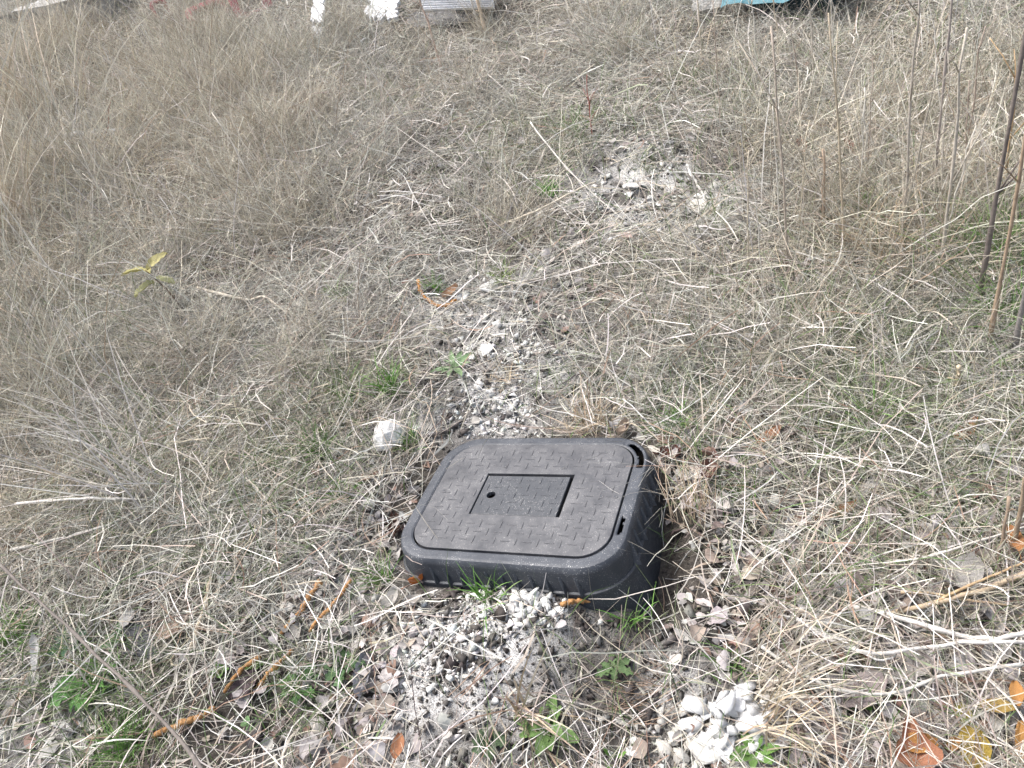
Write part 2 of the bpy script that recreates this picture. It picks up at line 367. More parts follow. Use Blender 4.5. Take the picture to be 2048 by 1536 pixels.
# 3. short green blades coming through
A = Acc()
p = scatter(130000, pw=0.5); x, y = p[:, 0], p[:, 1]
dens = np.clip(0.75 * f_green(x, y) * (1 + 1.3 * patch(x, y, 51)) + 0.02, 0, 1) * (1 - 0.5 * f_bare(x, y))
p = p[rng.random(len(p)) < dens]; n = len(p); r = p[:, 3]
length = rng.gamma(4, 0.018, n) + 0.02
P = curves(p, length, np.radians(np.abs(rng.normal(32, 20, n))), 4, 0.4, 0.7)
w = rng.uniform(0.0012, 0.0026, n) * (0.8 + 0.18 * np.minimum(r, 6)); up = rng.normal(0, 1, (n, 3)); c = pick(n, GREEN)
P, w, up, c = drop_hits(P, w, up, c)
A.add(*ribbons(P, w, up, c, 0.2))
link('green_grass', A.mesh('green_grass'), M['dry_blade'], kind='stuff')

# 4. fine dead twigs and stem bits
A = Acc()
p = scatter(24000, pw=0.4); n = len(p); r = p[:, 3]
length = rng.gamma(2.6, 0.034, n) + 0.03
P = curves(p, length, np.radians(90 - np.abs(rng.normal(0, 16, n))), 5, 0.5, 0.15, wig=0.12)
lift = rng.gamma(2, 0.012, n); P[..., 2] += lift[:, None]; P = keep_above(P, lift * .6)
w = rng.uniform(0.0014, 0.0030, n) * (0.8 + 0.2 * np.minimum(r, 6)); up = np.c_[rng.normal(0, .6, (n, 2)), np.ones(n)]
c = pick(n, np.array([(.55, .52, .48), (.66, .63, .59), (.30, .26, .23), (.16, .13, .115), (.28, .19, .14), (.46, .40, .33)]), [.28, .2, .16, .12, .08, .16])
keep = rng.random(n) > 0.2 + 0.7 * f_bare(p[:, 0], p[:, 1])
P, w, up, c = drop_hits(P[keep], w[keep], up[keep], c[keep])
A.add(*ribbons(P, w, up, c, 0.6))
link('dead_stems', A.mesh('dead_stems'), M['dry_blade'], kind='stuff')

# 4b. the fine mat: wisps of thin dead grass, instanced over the bank
def wisp_field(name, P, w, up, col, pts, yaw, scale, sink=0.0):
    V, F, C = ribbons(P, w, up, col, 0.35); n0 = len(V)
    me = new_mesh(name, np.r_[V, pts[:, :3]], F, np.clip(np.r_[C, np.zeros((len(pts), 3))], 0, .8))
    isp = np.r_[np.zeros(n0, bool), np.ones(len(pts), bool)]
    a = me.attributes.new('is_point', 'BOOLEAN', 'POINT'); a.data.foreach_set('value', isp)
    e = 0.05; gxn = (height(pts[:, 0] + e, pts[:, 1]) - height(pts[:, 0] - e, pts[:, 1])) / (2 * e); gyn = (height(pts[:, 0], pts[:, 1] + e) - height(pts[:, 0], pts[:, 1] - e)) / (2 * e)
    gxn, gyn = np.clip(gxn, -.4, .4), np.clip(gyn, -.4, .4)
    rot = np.zeros((len(me.vertices), 3), np.float32)
    for k in range(len(pts)):
        q = Vector((0, 0, 1)).rotation_difference(Vector((-gxn[k], -gyn[k], 1)).normalized()) @ Quaternion((0, 0, 1), yaw[k])
        rot[n0 + k] = q.to_euler()
    a = me.attributes.new('rot', 'FLOAT_VECTOR', 'POINT'); a.data.foreach_set('vector', rot.ravel())
    a = me.attributes.new('size', 'FLOAT', 'POINT'); a.data.foreach_set('value', np.r_[np.ones(n0), scale].astype(np.float32))
    o = link(name, me, M['dry_blade'], kind='stuff')
    g = bpy.data.node_groups.new(name, 'GeometryNodeTree')
    g.interface.new_socket('Geometry', in_out='INPUT', socket_type='NodeSocketGeometry'); g.interface.new_socket('Geometry', in_out='OUTPUT', socket_type='NodeSocketGeometry')
    gi, go = g.nodes.new('NodeGroupInput'), g.nodes.new('NodeGroupOutput')
    def named(nm, ty): q = g.nodes.new('GeometryNodeInputNamedAttribute'); q.data_type = ty; q.inputs['Name'].default_value = nm; return q.outputs['Attribute']
    sep = g.nodes.new('GeometryNodeSeparateGeometry'); sep.domain = 'POINT'
    g.links.new(gi.outputs[0], sep.inputs['Geometry']); g.links.new(named('is_point', 'BOOLEAN'), sep.inputs['Selection'])
    ins = g.nodes.new('GeometryNodeInstanceOnPoints')
    g.links.new(sep.outputs['Selection'], ins.inputs['Points']); g.links.new(sep.outputs['Inverted'], ins.inputs['Instance'])
    e2r = g.nodes.new('FunctionNodeEulerToRotation'); g.links.new(named('rot', 'FLOAT_VECTOR'), e2r.inputs[0])
    g.links.new(e2r.outputs[0], ins.inputs['Rotation']); g.links.new(named('size', 'FLOAT'), ins.inputs['Scale'])
    g.links.new(ins.outputs[0], go.inputs[0])
    md = o.modifiers.new('scatter', 'NODES'); md.node_group = g
    return o
def wisp_points(n, dens, pw, margin_box=.05, rmin=.35):
    p = scatter(n, pw=pw, r0=rmin, r1=11); x, y = p[:, 0], p[:, 1]
    d = dens(x, y, p[:, 3]) * (box_dist(x, y) > margin_box)
    return p[rng.random(len(p)) < d]
def clump(n, rad, lmean, tiltm, tilts, wlo, whi, pal, prob, hmax, bend=.7, grav=.3, az=None):
    q = np.c_[rng.normal(0, rad, (n, 2)), rng.uniform(0, hmax, n)]
    P = curves(q, rng.gamma(3, lmean / 3, n) + .015, np.radians(np.abs(rng.normal(tiltm, tilts, n))), 4, bend, grav, az, wig=.07)
    P[..., 2] = np.maximum(P[..., 2], .001)
    return P, rng.uniform(wlo, whi, n), rng.normal(0, 1, (n, 3)) + np.array((0, 0, .6)), pick(n, pal, prob)
GREYS = np.array([(.53, .515, .48), (.43, .415, .385), (.61, .59, .56), (.34, .325, .30), (.25, .23, .205), (.70, .68, .65), (.38, .35, .315)])
TANS = np.array([(.56, .51, .44), (.50, .445, .37), (.62, .575, .51), (.43, .38, .325), (.36, .28, .22), (.66, .625, .56)])
MAUVE = np.array([(.42, .39, .375), (.35, .31, .295), (.50, .475, .455), (.28, .235, .215), (.58, .555, .53)])
GREYS, TANS, MAUVE = (np.r_[q, q[[0, 2]] * .45] * np.array((.985, 1.005, .95)) for q in (GREYS, TANS, MAUVE))  # darkened copies of two tones, mixed in to paint shade into the gaps
mat_d = lambda x, y: np.clip(1.05 - 1.7 * f_bare(x, y) - .5 * f_litter(x, y), 0, 1)
for nm, pal, sd_, lo, hi in (('fine_grey_grass', GREYS, 33, -.9, .9), ('fine_tan_grass', TANS, 36, -.05, .9), ('fine_mauve_grass', MAUVE, 39, .0, .9)):
    pts = wisp_points(880 if pal is GREYS else 660, lambda x, y, r: mat_d(x, y) * (.25 + .75 * sstep(1.0, 2.4, r)) * (patch(x * .8, y * .8, sd_) > lo + (.9 * f_long(x, y) if pal is MAUVE else -.5 * f_long(x, y) if pal is TANS else 0)) * (.9 if pal is GREYS else .8), .05, .16)
    wisp_field(nm, *clump(420, .095, .075, 82, 13, .0007, .0016, pal, None, .034), pts, rng.uniform(0, 6.28, len(pts)), rng.uniform(.75, 1.35, len(pts)))
pts = wisp_points(720, lambda x, y, r: np.clip(.10 + .75 * f_long(x, y) + .5 * patch(x, y, 42), 0, 1) * mat_d(x, y) * (.15 + .85 * sstep(1.2, 2.6, r)), .05, .16)
wisp_field('tufted_tan_grass', *clump(230, .065, .15, 38, 20, .0007, .0016, TANS, None, .004, .5, .5), pts, rng.uniform(0, 6.28, len(pts)), rng.uniform(.6, 1.3, len(pts)) * (1 + .4 * f_long(pts[:, 0], pts[:, 1])))
pts = wisp_points(520, lambda x, y, r: np.clip(.08 + .55 * f_long(x, y) + .6 * patch(x, y, 45), 0, 1) * mat_d(x, y) * (.15 + .85 * sstep(1.2, 2.6, r)), .05, .16)
wisp_field('tufted_grey_grass', *clump(230, .07, .13, 44, 20, .0007, .0016, GREYS, None, .004, .5, .5), pts, rng.uniform(0, 6.28, len(pts)), rng.uniform(.6, 1.3, len(pts)))
pts = wisp_points(1250, lambda x, y, r: np.clip(.8 * f_green(x, y) * (1 + 1.2 * patch(x, y, 51)) + .02, 0, 1) * (1 - .8 * f_bare(x, y)), .25, .05)
wisp_field('fine_green_grass', *clump(70, .045, .065, 40, 20, .0010, .0019, np.r_[GREEN * 1.1, GREEN * 1.3], None, .004, .5, .7), pts, rng.uniform(0, 6.28, len(pts)), rng.uniform(.6, 1.2, len(pts)))

# 5. leaf litter: curled dead leaves, most of them broken
def leaf_batch(p, L, Wd, yaw, pitch, roll, curl, cup, col, k=4, lift=None):
    n = len(p); s = np.linspace(0, 1, k); prof = np.sin(np.pi * (0.10 + 0.86 * s)) ** 0.8
    ang = curl[:, None] * (s - 0.4)[None, :]
    xs = np.cumsum(np.cos(ang), 1) / k * L[:, None]; zs = np.cumsum(np.sin(ang), 1) / k * L[:, None]
    rows = []
    for e in (-1, 0, 1):
        jit = rng.uniform(0.65, 1.15, (n, k)) if e else np.ones((n, k))
        rows.append(np.stack([xs, e * prof * Wd[:, None] * jit * 0.5, zs + abs(e) * cup[:, None] * Wd[:, None] * prof + rng.normal(0, .03, (n, k)) * Wd[:, None]], -1))
    Q = np.stack(rows, 2)                                 # n,k,3,3
    Q[..., 0] -= L[:, None, None] * 0.45
    cy, sy, cp, sp, cr, sr = np.cos(yaw), np.sin(yaw), np.cos(pitch), np.sin(pitch), np.cos(roll), np.sin(roll)
    R = np.empty((n, 3, 3))
    R[:, 0, 0] = cy * cp; R[:, 0, 1] = cy * sp * sr - sy * cr; R[:, 0, 2] = cy * sp * cr + sy * sr
    R[:, 1, 0] = sy * cp; R[:, 1, 1] = sy * sp * sr + cy * cr; R[:, 1, 2] = sy * sp * cr - cy * sr
    R[:, 2, 0] = -sp; R[:, 2, 1] = cp * sr; R[:, 2, 2] = cp * cr
    V = np.einsum('nij,nklj->nkli', R, Q) + p[:, None, None, :3]
    V[..., 2] += (L * 0.12 if lift is None else lift)[:, None, None]
    b = (np.arange(n) * 3 * k)[:, None, None] + 3 * np.arange(k - 1)[None, :, None] + np.arange(2)[None, None, :]
    F = np.stack([b, b + 1, b + 4, b + 3], -1).reshape(-1, 4)
    return V, F, np.repeat(col, 3 * k, 0)
LEAFC = np.array([(.40, .375, .36), (.34, .31, .295), (.46, .435, .415), (.25, .205, .18), (.24, .155, .125), (.52, .495, .47), (.37, .315, .27), (.14, .11, .10)])
p = scatter(42000, pw=0.75); x, y = p[:, 0], p[:, 1]
dens = np.clip(0.08 + 0.95 * f_litter(x, y) + 0.25 * patch(x, y, 60) - 0.6 * f_bare(x, y), 0.01, 1)
p = p[rng.random(len(p)) < dens]; n = len(p)
L = np.minimum(rng.gamma(2.2, 0.011, n) + 0.009, .055); Wd = L * rng.uniform(0.35, 0.75, n)
V, F, C = leaf_batch(p, L, Wd, rng.uniform(0, 6.28, n), rng.normal(0, .25, n), rng.normal(0, .32, n), rng.normal(0, 1.6, n), rng.normal(0.1, .35, n), pick(n, LEAFC, [.22, .16, .18, .1, .07, .12, .1, .05]), lift=rng.uniform(0.002, 0.014, n))
k = ~in_box(V.reshape(n, -1, 3), 0.004).any(1)
fk = np.repeat(k, F.shape[0] // n)
A = Acc(); A.add(V.reshape(-1, 3), F[fk], C)
link('leaf_litter', A.mesh('leaf_litter'), M['dry_blade'], kind='stuff')

# 6. soil crumbs and chalk gravel
def rock_shape(seed, npts=14, flat=0.55):
    rr = np.random.default_rng(seed); q = rr.normal(0, 1, (npts, 3)); q /= np.linalg.norm(q, axis=1, keepdims=True)
    q *= rr.uniform(0.75, 1.0, (npts, 1)); q *= np.array((1, rr.uniform(.6, .95), flat * rr.uniform(.7, 1.2)))
    bm = bmesh.new(); [bm.verts.new(v) for v in q]
    bmesh.ops.convex_hull(bm, input=bm.verts)
    bmesh.ops.delete(bm, geom=[v for v in bm.verts if not v.link_faces], context='VERTS')
    bmesh.ops.triangulate(bm, faces=bm.faces); bm.verts.index_update()
    V = np.array([v.co for v in bm.verts]); F = np.array([[v.index for v in f.verts] for f in bm.faces]); bm.free()
    return V, F
SH = [rock_shape(100 + i, 7) for i in range(10)]
def pebbles(acc, p, size, col):
    n = len(p); kind = rng.integers(0, len(SH), n)
    for i, (V0, F0) in enumerate(SH):
        m = np.where(kind == i)[0]
        if not len(m): continue
        a = rng.uniform(0, 6.28, len(m)); tx = rng.normal(0, .35, len(m))
        c, s = np.cos(a), np.sin(a); ct, st = np.cos(tx), np.sin(tx)
        V = V0[None] * size[m][:, None, None] * rng.uniform(.75, 1.25, (len(m), 1, 3))
        V = np.stack([V[..., 0], V[..., 1] * ct[:, None] - V[..., 2] * st[:, None], V[..., 1] * st[:, None] + V[..., 2] * ct[:, None]], -1)
        V = np.stack([V[..., 0] * c[:, None] - V[..., 1] * s[:, None], V[..., 0] * s[:, None] + V[..., 1] * c[:, None], V[..., 2]], -1)
        V += p[m][:, None, :3]; V[..., 2] += (size[m] * 0.25)[:, None]
        F = F0[None] + (np.arange(len(m)) * len(V0))[:, None, None]
        acc.add(V.reshape(-1, 3), F.reshape(-1, 3), np.repeat(col[m], len(V0), 0))
def around(f, n):                                         # points gathered round the patches of a field
    w_ = np.array([r * r * wt for _, r, wt in f.pts]); k = rng.choice(len(w_), n, p=w_ / w_.sum())
    c = np.array([(q.x, q.y) for q, _, _ in f.pts])[k]; r = np.array([r for _, r, _ in f.pts])[k]
    xy = c + rng.normal(0, .62, (n, 2)) * r[:, None]
    P = np.c_[xy, height(xy[:, 0], xy[:, 1])]
    return P[(P[:, 2] > -.3) & ~in_box(P, .006)]
A = Acc()
p = around(f_bare, 14000); n = len(p)
pebbles(A, p, rng.gamma(1.0, 0.0034, n) + 0.0010, pick(n, np.array([(.085, .075, .068), (.12, .11, .10), (.16, .15, .14), (.06, .052, .048), (.21, .20, .185)]), [.34, .28, .14, .18, .06]))
link('soil_crumbs', A.mesh('soil_crumbs'), M['dry_blade'], kind='stuff')
A = Acc()
p = around(f_chalk, 30000); p = p[rng.random(len(p)) < np.clip(.40 + 2.4 * patch(p[:, 0] * 3, p[:, 1] * 3, 70), .04, 1)]; n = len(p)
pebbles(A, p, np.minimum(rng.gamma(0.55, 0.0040, n), .018) + 0.0009, pick(n, np.array([(.74, .73, .70), (.66, .645, .61), (.52, .50, .47), (.38, .36, .34)]), [.56, .28, .11, .05]))
link('chalk_gravel', A.mesh('chalk_gravel'), M['dry_blade'], kind='stuff')

# ------------------------------------------------------------------ the meter box
def thing(name, label, cat, loc=(0, 0, 0), group=None, me=None, material=None, rot=None, scale=None, color=None):
    o = bpy.data.objects.new(name, me); COL.objects.link(o)
    if me is not None and material is not None and len(me.materials) == 0: me.materials.append(material)
    o.location = loc
    if rot is not None: o.rotation_mode = 'QUATERNION'; o.rotation_quaternion = rot
    if scale is not None: o.scale = scale
    if color is not None: o.color = (*color, 1)
    o['label'] = label; o['category'] = cat
    if group: o['group'] = group
    return o
def from_bm(name, bm, smooth=False):
    me = bpy.data.meshes.new(name); bm.normal_update(); bm.to_mesh(me); bm.free()
    if smooth: me.polygons.foreach_set('use_smooth', np.ones(len(me.polygons), bool))
    return me
def rr_outline(hx, hy, r, per=22, side=36):
    pts = []
    for cxs, cys, a0 in ((1, 1, 0), (-1, 1, 90), (-1, -1, 180), (1, -1, 270)):
        arc = [(cxs * (hx - r) + r * math.cos(math.radians(a0 + 90 * k / per)), cys * (hy - r) + r * math.sin(math.radians(a0 + 90 * k / per))) for k in range(per + 1)]
        if pts:
            q = pts[-1]; pts += [(q[0] + (arc[0][0] - q[0]) * k / side, q[1] + (arc[0][1] - q[1]) * k / side) for k in range(1, side)]
        pts += arc
    q = pts[-1]; f = pts[0]
    pts += [(q[0] + (f[0] - q[0]) * k / side, q[1] + (f[1] - q[1]) * k / side) for k in range(1, side)]
    return pts
def lid_pt(u, v):
    d = MWC @ unit(((u - CX) / FPX, (v - CY) / FPX, 1.0)); t = -(CAM @ BN) / (d @ BN); P = CAM + d * t
    return float(P @ BX), float(P @ BY)
LW, LD = 0.215, 0.1565
box = thing('meter_box', 'dark plastic meter box half buried in the bank with its rounded lid shut', 'meter box')
box.matrix_world = Matrix([[BX[i], BY[i], BN[i], 0] for i in range(3)] + [[0, 0, 0, 1]])
def loft(levels, holes=None):
    bm = bmesh.new(); rings = []
    for hx, hy, r, z in levels: rings.append([bm.verts.new((px_, py_, z)) for px_, py_ in rr_outline(hx, hy, r)])
    for i in range(len(rings) - 1):
        for k in range(len(rings[0])):
            a, b = rings[i], rings[i + 1]; k2 = (k + 1) % len(a)
            vs = (a[k], a[k2], b[k2], b[k])
            c = sum((v.co for v in vs), Vector()) / 4
            if holes and holes(i, c): continue
            bm.faces.new(vs)
    bmesh.ops.recalc_face_normals(bm, faces=bm.faces); return bm
s1 = [lid_pt(*q) for q in ((1264, 892), (1269, 895), (1274, 899), (1278, 904), (1281, 909), (1283, 915), (1284, 921), (1283, 927), (1280, 932))]
s2 = [lid_pt(*q) for q in ((1243, 1040), (1240, 1052), (1237, 1062))]
def rim_holes(i, c):
    if not 3 <= i <= 7: return False
    for a, b in s1:
        if math.hypot(c.x - a, c.y - b) < 0.0072: return True
    return any(math.hypot(c.x - a, (c.y - b)) < 0.0085 for a, b in s2)
lv = [(LW + .003, LD + .003, .062, -0.035), (LW + .003, LD + .003, .062, -0.002)]
for q in (0.15, 0.3, 0.45, 0.6, 0.75, 0.9, 1.0): lv.append((LW + .004 + .020 * q, LD + .004 + .018 * q, .063 + .018 * q, 0.0))
lv += [(LW + .0285, LD + .0265, .085, -0.0015), (LW + .032, LD + .030, .088, -0.006), (LW + .034, LD + .032, .090, -0.014),
       (LW + .037, LD + .035, .092, -0.035), (LW + .040, LD + .038, .095, -0.056), (LW + .0445, LD + .0425, .099, -0.0570), (LW + .0450, LD + .0430, .099, -0.0605),
       (LW + .0415, LD + .0395, .096, -0.0620), (LW + .052, LD + .050, .105, -0.13), (LW + .070, LD + .068, .118, -0.27)]
bmb = loft(lv, rim_holes)
for e in bmb.edges:
    if len(e.link_faces) == 2 and e.calc_face_angle() > .45: e.smooth = False
me = from_bm('body', bmb, True)
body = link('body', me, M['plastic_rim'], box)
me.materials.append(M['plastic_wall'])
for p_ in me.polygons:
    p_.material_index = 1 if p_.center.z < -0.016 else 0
so_ = body.modifiers.new('thickness', 'SOLIDIFY'); so_.thickness = 0.004; so_.offset = -1
def slab(outer, holes, ztop, thick, bev=0.0012):
    bm = bmesh.new()
    for ol in [outer] + holes:
        vs = [bm.verts.new((x, y, ztop)) for x, y in ol]
        for k in range(len(vs)): bm.edges.new((vs[k], vs[(k + 1) % len(vs)]))
    bmesh.ops.triangle_fill(bm, edges=bm.edges[:], use_beauty=True)
    r_ = bmesh.ops.extrude_face_region(bm, geom=bm.faces[:])
    for v in r_['geom']:
        if isinstance(v, bmesh.types.BMVert): v.co.z -= thick
    bmesh.ops.recalc_face_normals(bm, faces=bm.faces[:])
    es = [e for e in bm.edges if len(e.link_faces) == 2 and e.calc_face_angle() > 1.2 and all(abs(v.co.z - ztop) < 1e-5 for v in e.verts)]
    if bev: bmesh.ops.bevel(bm, geom=es, offset=bev, segments=2, affect='EDGES', profile=0.5)
    return bm
def rect(x0, x1, y0, y1): return [(x0, y0), (x1, y0), (x1, y1), (x0, y1)]
q = [lid_pt(760 + a / 3.2, 820 + b / 3.2) for a, b in ((697, 408), (1247, 415), (1147, 692), (570, 662))]
IX0, IX1 = (q[0][0] + q[3][0]) / 2, (q[1][0] + q[2][0]) / 2; IY1, IY0 = (q[0][1] + q[1][1]) / 2, (q[2][1] + q[3][1]) / 2
lid = link('lid', from_bm('lid', slab(rr_outline(LW, LD, .06), [rect(IX0, IX1, IY0, IY1)], 0.0015, 0.014)), M['plastic_lid'], box)
hx, hy = lid_pt(982, 989)
hole = [(hx + .0098 * math.cos(t * math.pi / 12), hy + .0098 * math.sin(t * math.pi / 12)) for t in range(24)]
RX0, RX1, RY0, RY1 = IX0 + .0022, IX1 - .0085, IY0 + .0018, IY1 - .0056
rl = link('reader_lid', from_bm('reader_lid', slab(rect(RX0, RX1, RY0, RY1), [hole], -0.0005, 0.010)), M['plastic_reader'], box)
bm = bmesh.new()                                          # one raised tread: a low bar with pointed ends
tb = [(-.0105, 0), (-.007, -.0015), (.007, -.0015), (.0105, 0), (.007, .0015), (-.007, .0015)]
lo_ = [bm.verts.new((x, y, 0)) for x, y in tb]; hi_ = [bm.verts.new((x * .88, y * .45, .0012)) for x, y in tb]
bm.faces.new(hi_)
for k in range(6): bm.faces.new((lo_[k], lo_[(k + 1) % 6], hi_[(k + 1) % 6], hi_[k]))
tread = from_bm('tread_bar', bm)
tread_lid = tread; tread_rd = tread.copy()
tread_lid.materials.append(M['plastic_lid']); tread_rd.materials.append(M['plastic_reader'])
PT = 0.0235
for i in range(-9, 10):
    for j in range(-7, 8):
        a, b = i * PT + 0.004, j * PT * 0.92
        horiz = (i + j) % 2 == 0
        ex, ey = (.0115, .003) if horiz else (.003, .0115)
        def inside(x0, x1, y0, y1, g): return x0 - g < a < x1 + g and y0 - g < b < y1 + g
        if math.hypot(a - hx, b - hy) < .024: continue
        if a - ex > RX0 + .003 and a + ex < RX1 - .003 and b - ey > RY0 + .002 and b + ey < RY1 - .002: par, z, me_ = rl, -0.0005, tread_rd
        elif a + ex < IX0 - .004 or a - ex > IX1 + .004 or b + ey < IY0 - .006 or b - ey > IY1 + .006:
            if rrect_d(np.array(a), np.array(b), LW - .009, LD - .009, .05) > -max(0.004, ey * .7): continue
            par, z, me_ = lid, 0.0015, tread_lid
        else: continue
        o = link('tread_bar', me_, None, par); o.location = (a, b, z)
        if not horiz: o.rotation_euler.z = math.pi / 2
        o.scale = (random.uniform(.9, 1.05), 1, random.uniform(.75, 1.1))
bm = bmesh.new()                                          # moulded round marks on the lid
bmesh.ops.create_cone(bm, cap_ends=True, segments=16, radius1=.0055, radius2=.005, depth=.0012)
dimple = from_bm('round_boss', bm)
bm = bmesh.new(); bmesh.ops.create_cone(bm, cap_ends=True, segments=12, radius1=.0022, radius2=.0020, depth=.0010); pin = from_bm('boss_pin', bm)
for a, b in ((1417, 558), (1507, 558), (410, 520), (800, 362), (1170, 372)):
    a, b = lid_pt(760 + a / 3.2, 820 + b / 3.2)
    o = link('round_boss', dimple, M['plastic_lid'], lid); o.location = (a, b, .0018)
    q = link('boss_pin', pin, M['plastic_rim'], lid); q.location = (a, b, .0028)
def wall_rib(t0, t1, z0, z1, face):                       # slanting fin on the outside of the wall
    bm = bmesh.new(); n = 5
    def on(t, z, out):
        d = 0.034 + (-z - .014) * 0.143
        if face == 'right': return Vector((LW + d + out, t, z))
        if face == 'front': return Vector((t, -(LD + d - .002 + out), z))
        return Vector((-(LW + d + out), t, z))
    A_ = on(t0, z0, 0); B_ = on(t1, z1, 0); out = on(t0, z0, 1) - A_
    sd = (B_ - A_).normalized().cross(out).normalized() * .0042
    vs = [bm.verts.new(v) for v in (A_ - sd - out * .002, A_ + sd - out * .002, A_ + out * .002, B_ - sd - out * .002, B_ + sd - out * .002, B_ + out * .0115)]
    for f in ((0, 1, 2), (3, 5, 4), (0, 2, 5, 3), (1, 4, 5, 2)): bm.faces.new([vs[k] for k in f])
    bmesh.ops.recalc_face_normals(bm, faces=bm.faces); return from_bm('wall_rib', bm)
for k in range(8):
    t = 0.118 - k * 0.031
    link('wall_rib', wall_rib(t, t - .018, -.016, -.058, 'right'), M['plastic_wall'], box)
for k in range(11):
    t = -0.15 + k * 0.031
    link('wall_rib', wall_rib(t, t + .010, -.022, -.057, 'front'), M['plastic_wall'], box)

# ------------------------------------------------------------------ loose things on the ground
def tube(pts, r0, r1, seg=6, knots=0, wob=0.0, seed=0):
    rr = random.Random(seed); pts = [Vector(p_) for p_ in pts]; bm = bmesh.new(); rings = []; n = len(pts)
    for i, p_ in enumerate(pts):
        t = (pts[min(i + 1, n - 1)] - pts[max(i - 1, 0)]).normalized()
        a = t.orthogonal().normalized() if i == 0 else (a - t * a.dot(t)).normalized()
        b = t.cross(a); r = r0 + (r1 - r0) * i / (n - 1); r *= 1 + rr.uniform(-wob, wob)
        if knots and i % knots == knots // 2: r *= 1.35
        rings.append([bm.verts.new(p_ + (a * math.cos(6.2832 * k / seg) + b * math.sin(6.2832 * k / seg)) * r) for k in range(seg)])
    for i in range(n - 1):
        for k in range(seg): bm.faces.new((rings[i][k], rings[i][(k + 1) % seg], rings[i + 1][(k + 1) % seg], rings[i + 1][k]))
    bm.faces.new(rings[0][::-1]); bm.faces.new(rings[-1]); bmesh.ops.recalc_face_normals(bm, faces=bm.faces)
    return bm
def smooth_path(pts, n):                                  # Catmull-Rom through the points
    P = [Vector(p_) for p_ in pts]; P = [P[0] * 2 - P[1]] + P + [P[-1] * 2 - P[-2]]; out = []
    for k in range(n + 1):
        t = k / n * (len(P) - 3); i = min(int(t), len(P) - 4); f = t - i; a, b, c, d = P[i:i + 4]
        out.append(0.5 * (2 * b + (c - a) * f + (2 * a - 5 * b + 4 * c - d) * f * f + (3 * b - 3 * c + d - a) * f ** 3))
    return out
def jitter(pts, amt, seed):
    rr = random.Random(seed); return [p_ + Vector((rr.gauss(0, amt), rr.gauss(0, amt), rr.gauss(0, amt))) for p_ in pts]
def stick(name, label, cat, uvl, wpx, color, material='wood', taper=.6, n=14, wob=.12, knots=0, group=None, seed=1, jit=0.0):
    """a twig through ground points (u, v, lift above the ground in metres); wpx: thickness in photograph pixels"""
    pts = [spot(u, v, l) for u, v, l in uvl]
    base = pts[0].copy(); r = wpx * m_per_px(pts[0]) * .36
    pp = jitter(smooth_path([p_ - base for p_ in pts], n), jit or r * .25, seed)
    return thing(name, label, cat, base, group, from_bm(name, tube(pp, r, r * taper, 7, knots, wob, seed), True), M[material], color=color)

# white rocks and chips
def big_rock(seed, npts=26, flat=.6):
    V, F = rock_shape(seed, npts, flat); bm = bmesh.new(); vs = [bm.verts.new(v) for v in V]
    for f in F: bm.faces.new([vs[k] for k in f])
    bmesh.ops.dissolve_limit(bm, angle_limit=math.radians(14), verts=bm.verts, edges=bm.edges)
    bmesh.ops.bevel(bm, geom=bm.edges[:], offset=.022, segments=1, affect='EDGES')
    bmesh.ops.triangulate(bm, faces=bm.faces[:]); bmesh.ops.subdivide_edges(bm, edges=bm.edges[:], cuts=2 if npts > 30 else 1, use_grid_fill=True); bm.normal_update()
    off = Vector((seed * 3.7, seed * 1.3, 0))
    for v in bm.verts: v.co += v.normal * (.06 * mnoise.noise(v.co * 1.7 + off) + .035 * mnoise.noise(v.co * 5 + off))
    return from_bm('rock', bm)
def rock(u, v, wpx, label, seed, flat=.6, color=(.74, .735, .72), squash=1.0, yaw=None, npts=17, cat='rock', sink=.30, tilt=.2):
    p_ = spot(u, v); s = wpx * m_per_px(p_) * .6
    rr = random.Random(seed)
    q = Quaternion((0, 0, 1), yaw if yaw is not None else rr.uniform(0, 6.28)) @ Quaternion((1, 0, 0), rr.gauss(0, tilt))
    return thing('rock', label, cat, p_ + Vector((0, 0, s * flat * (1 - sink * 2) * 1.1 + .004)), None, big_rock(seed, npts, flat), M['stone'], q, (s, s * squash, s), color)
rock(785, 884, 74, 'big rounded white limestone rock left of the back corner of the box', 1, .8, npts=60)
rock(835, 866, 26, 'small white stone touching the big rounded white rock', 2)
rock(862, 876, 24, 'small pale stone on the dark clod behind the box', 3)
rock(1337, 905, 28, 'white stone among brown leaves right of the back corner of the box', 4, .7)
rock(972, 707, 36, 'white stone in the chalky path well behind the box', 5, .6)
rock(946, 720, 16, 'small white stone beside the white stone in the chalky path', 6, .6)
rock(798, 1434, 32, 'off-white angular stone lying alone at lower centre', 7, .7, (.70, .69, .66))
rock(1027, 1222, 27, 'round grey-white stone in front of the white chip pile', 8, .85, (.52, .50, .48), npts=34)
rock(1130, 1208, 20, 'small white stone at the end of the orange painted stub', 9, .7)
rock(1463, 1506, 62, 'flat white rock slab at the bottom edge of the white rubble', 10, .45, (.78, .78, .775), .8, npts=18)
rock(1411, 1508, 60, 'cream rock with a pitted face left of the flat white slab', 11, .7, (.66, .645, .60))
rock(1441, 1470, 36, 'rounded cream rock just above the flat white slab', 12, .8, (.70, .69, .65), npts=36)
rock(1482, 1418, 46, 'brightest cracked white rock on top of the rubble', 13, .6, (.79, .79, .785), .85)
rock(1490, 1452, 46, 'white rock at the right edge of the rubble beside the straw', 14, .6, (.78, .78, .775))
rock(1446, 1432, 36, 'white rock in the middle of the rubble', 15, .6, (.77, .77, .76))
rock(1470, 1400, 30, 'white rock at the top of the rubble', 16, .6, (.74, .74, .73))
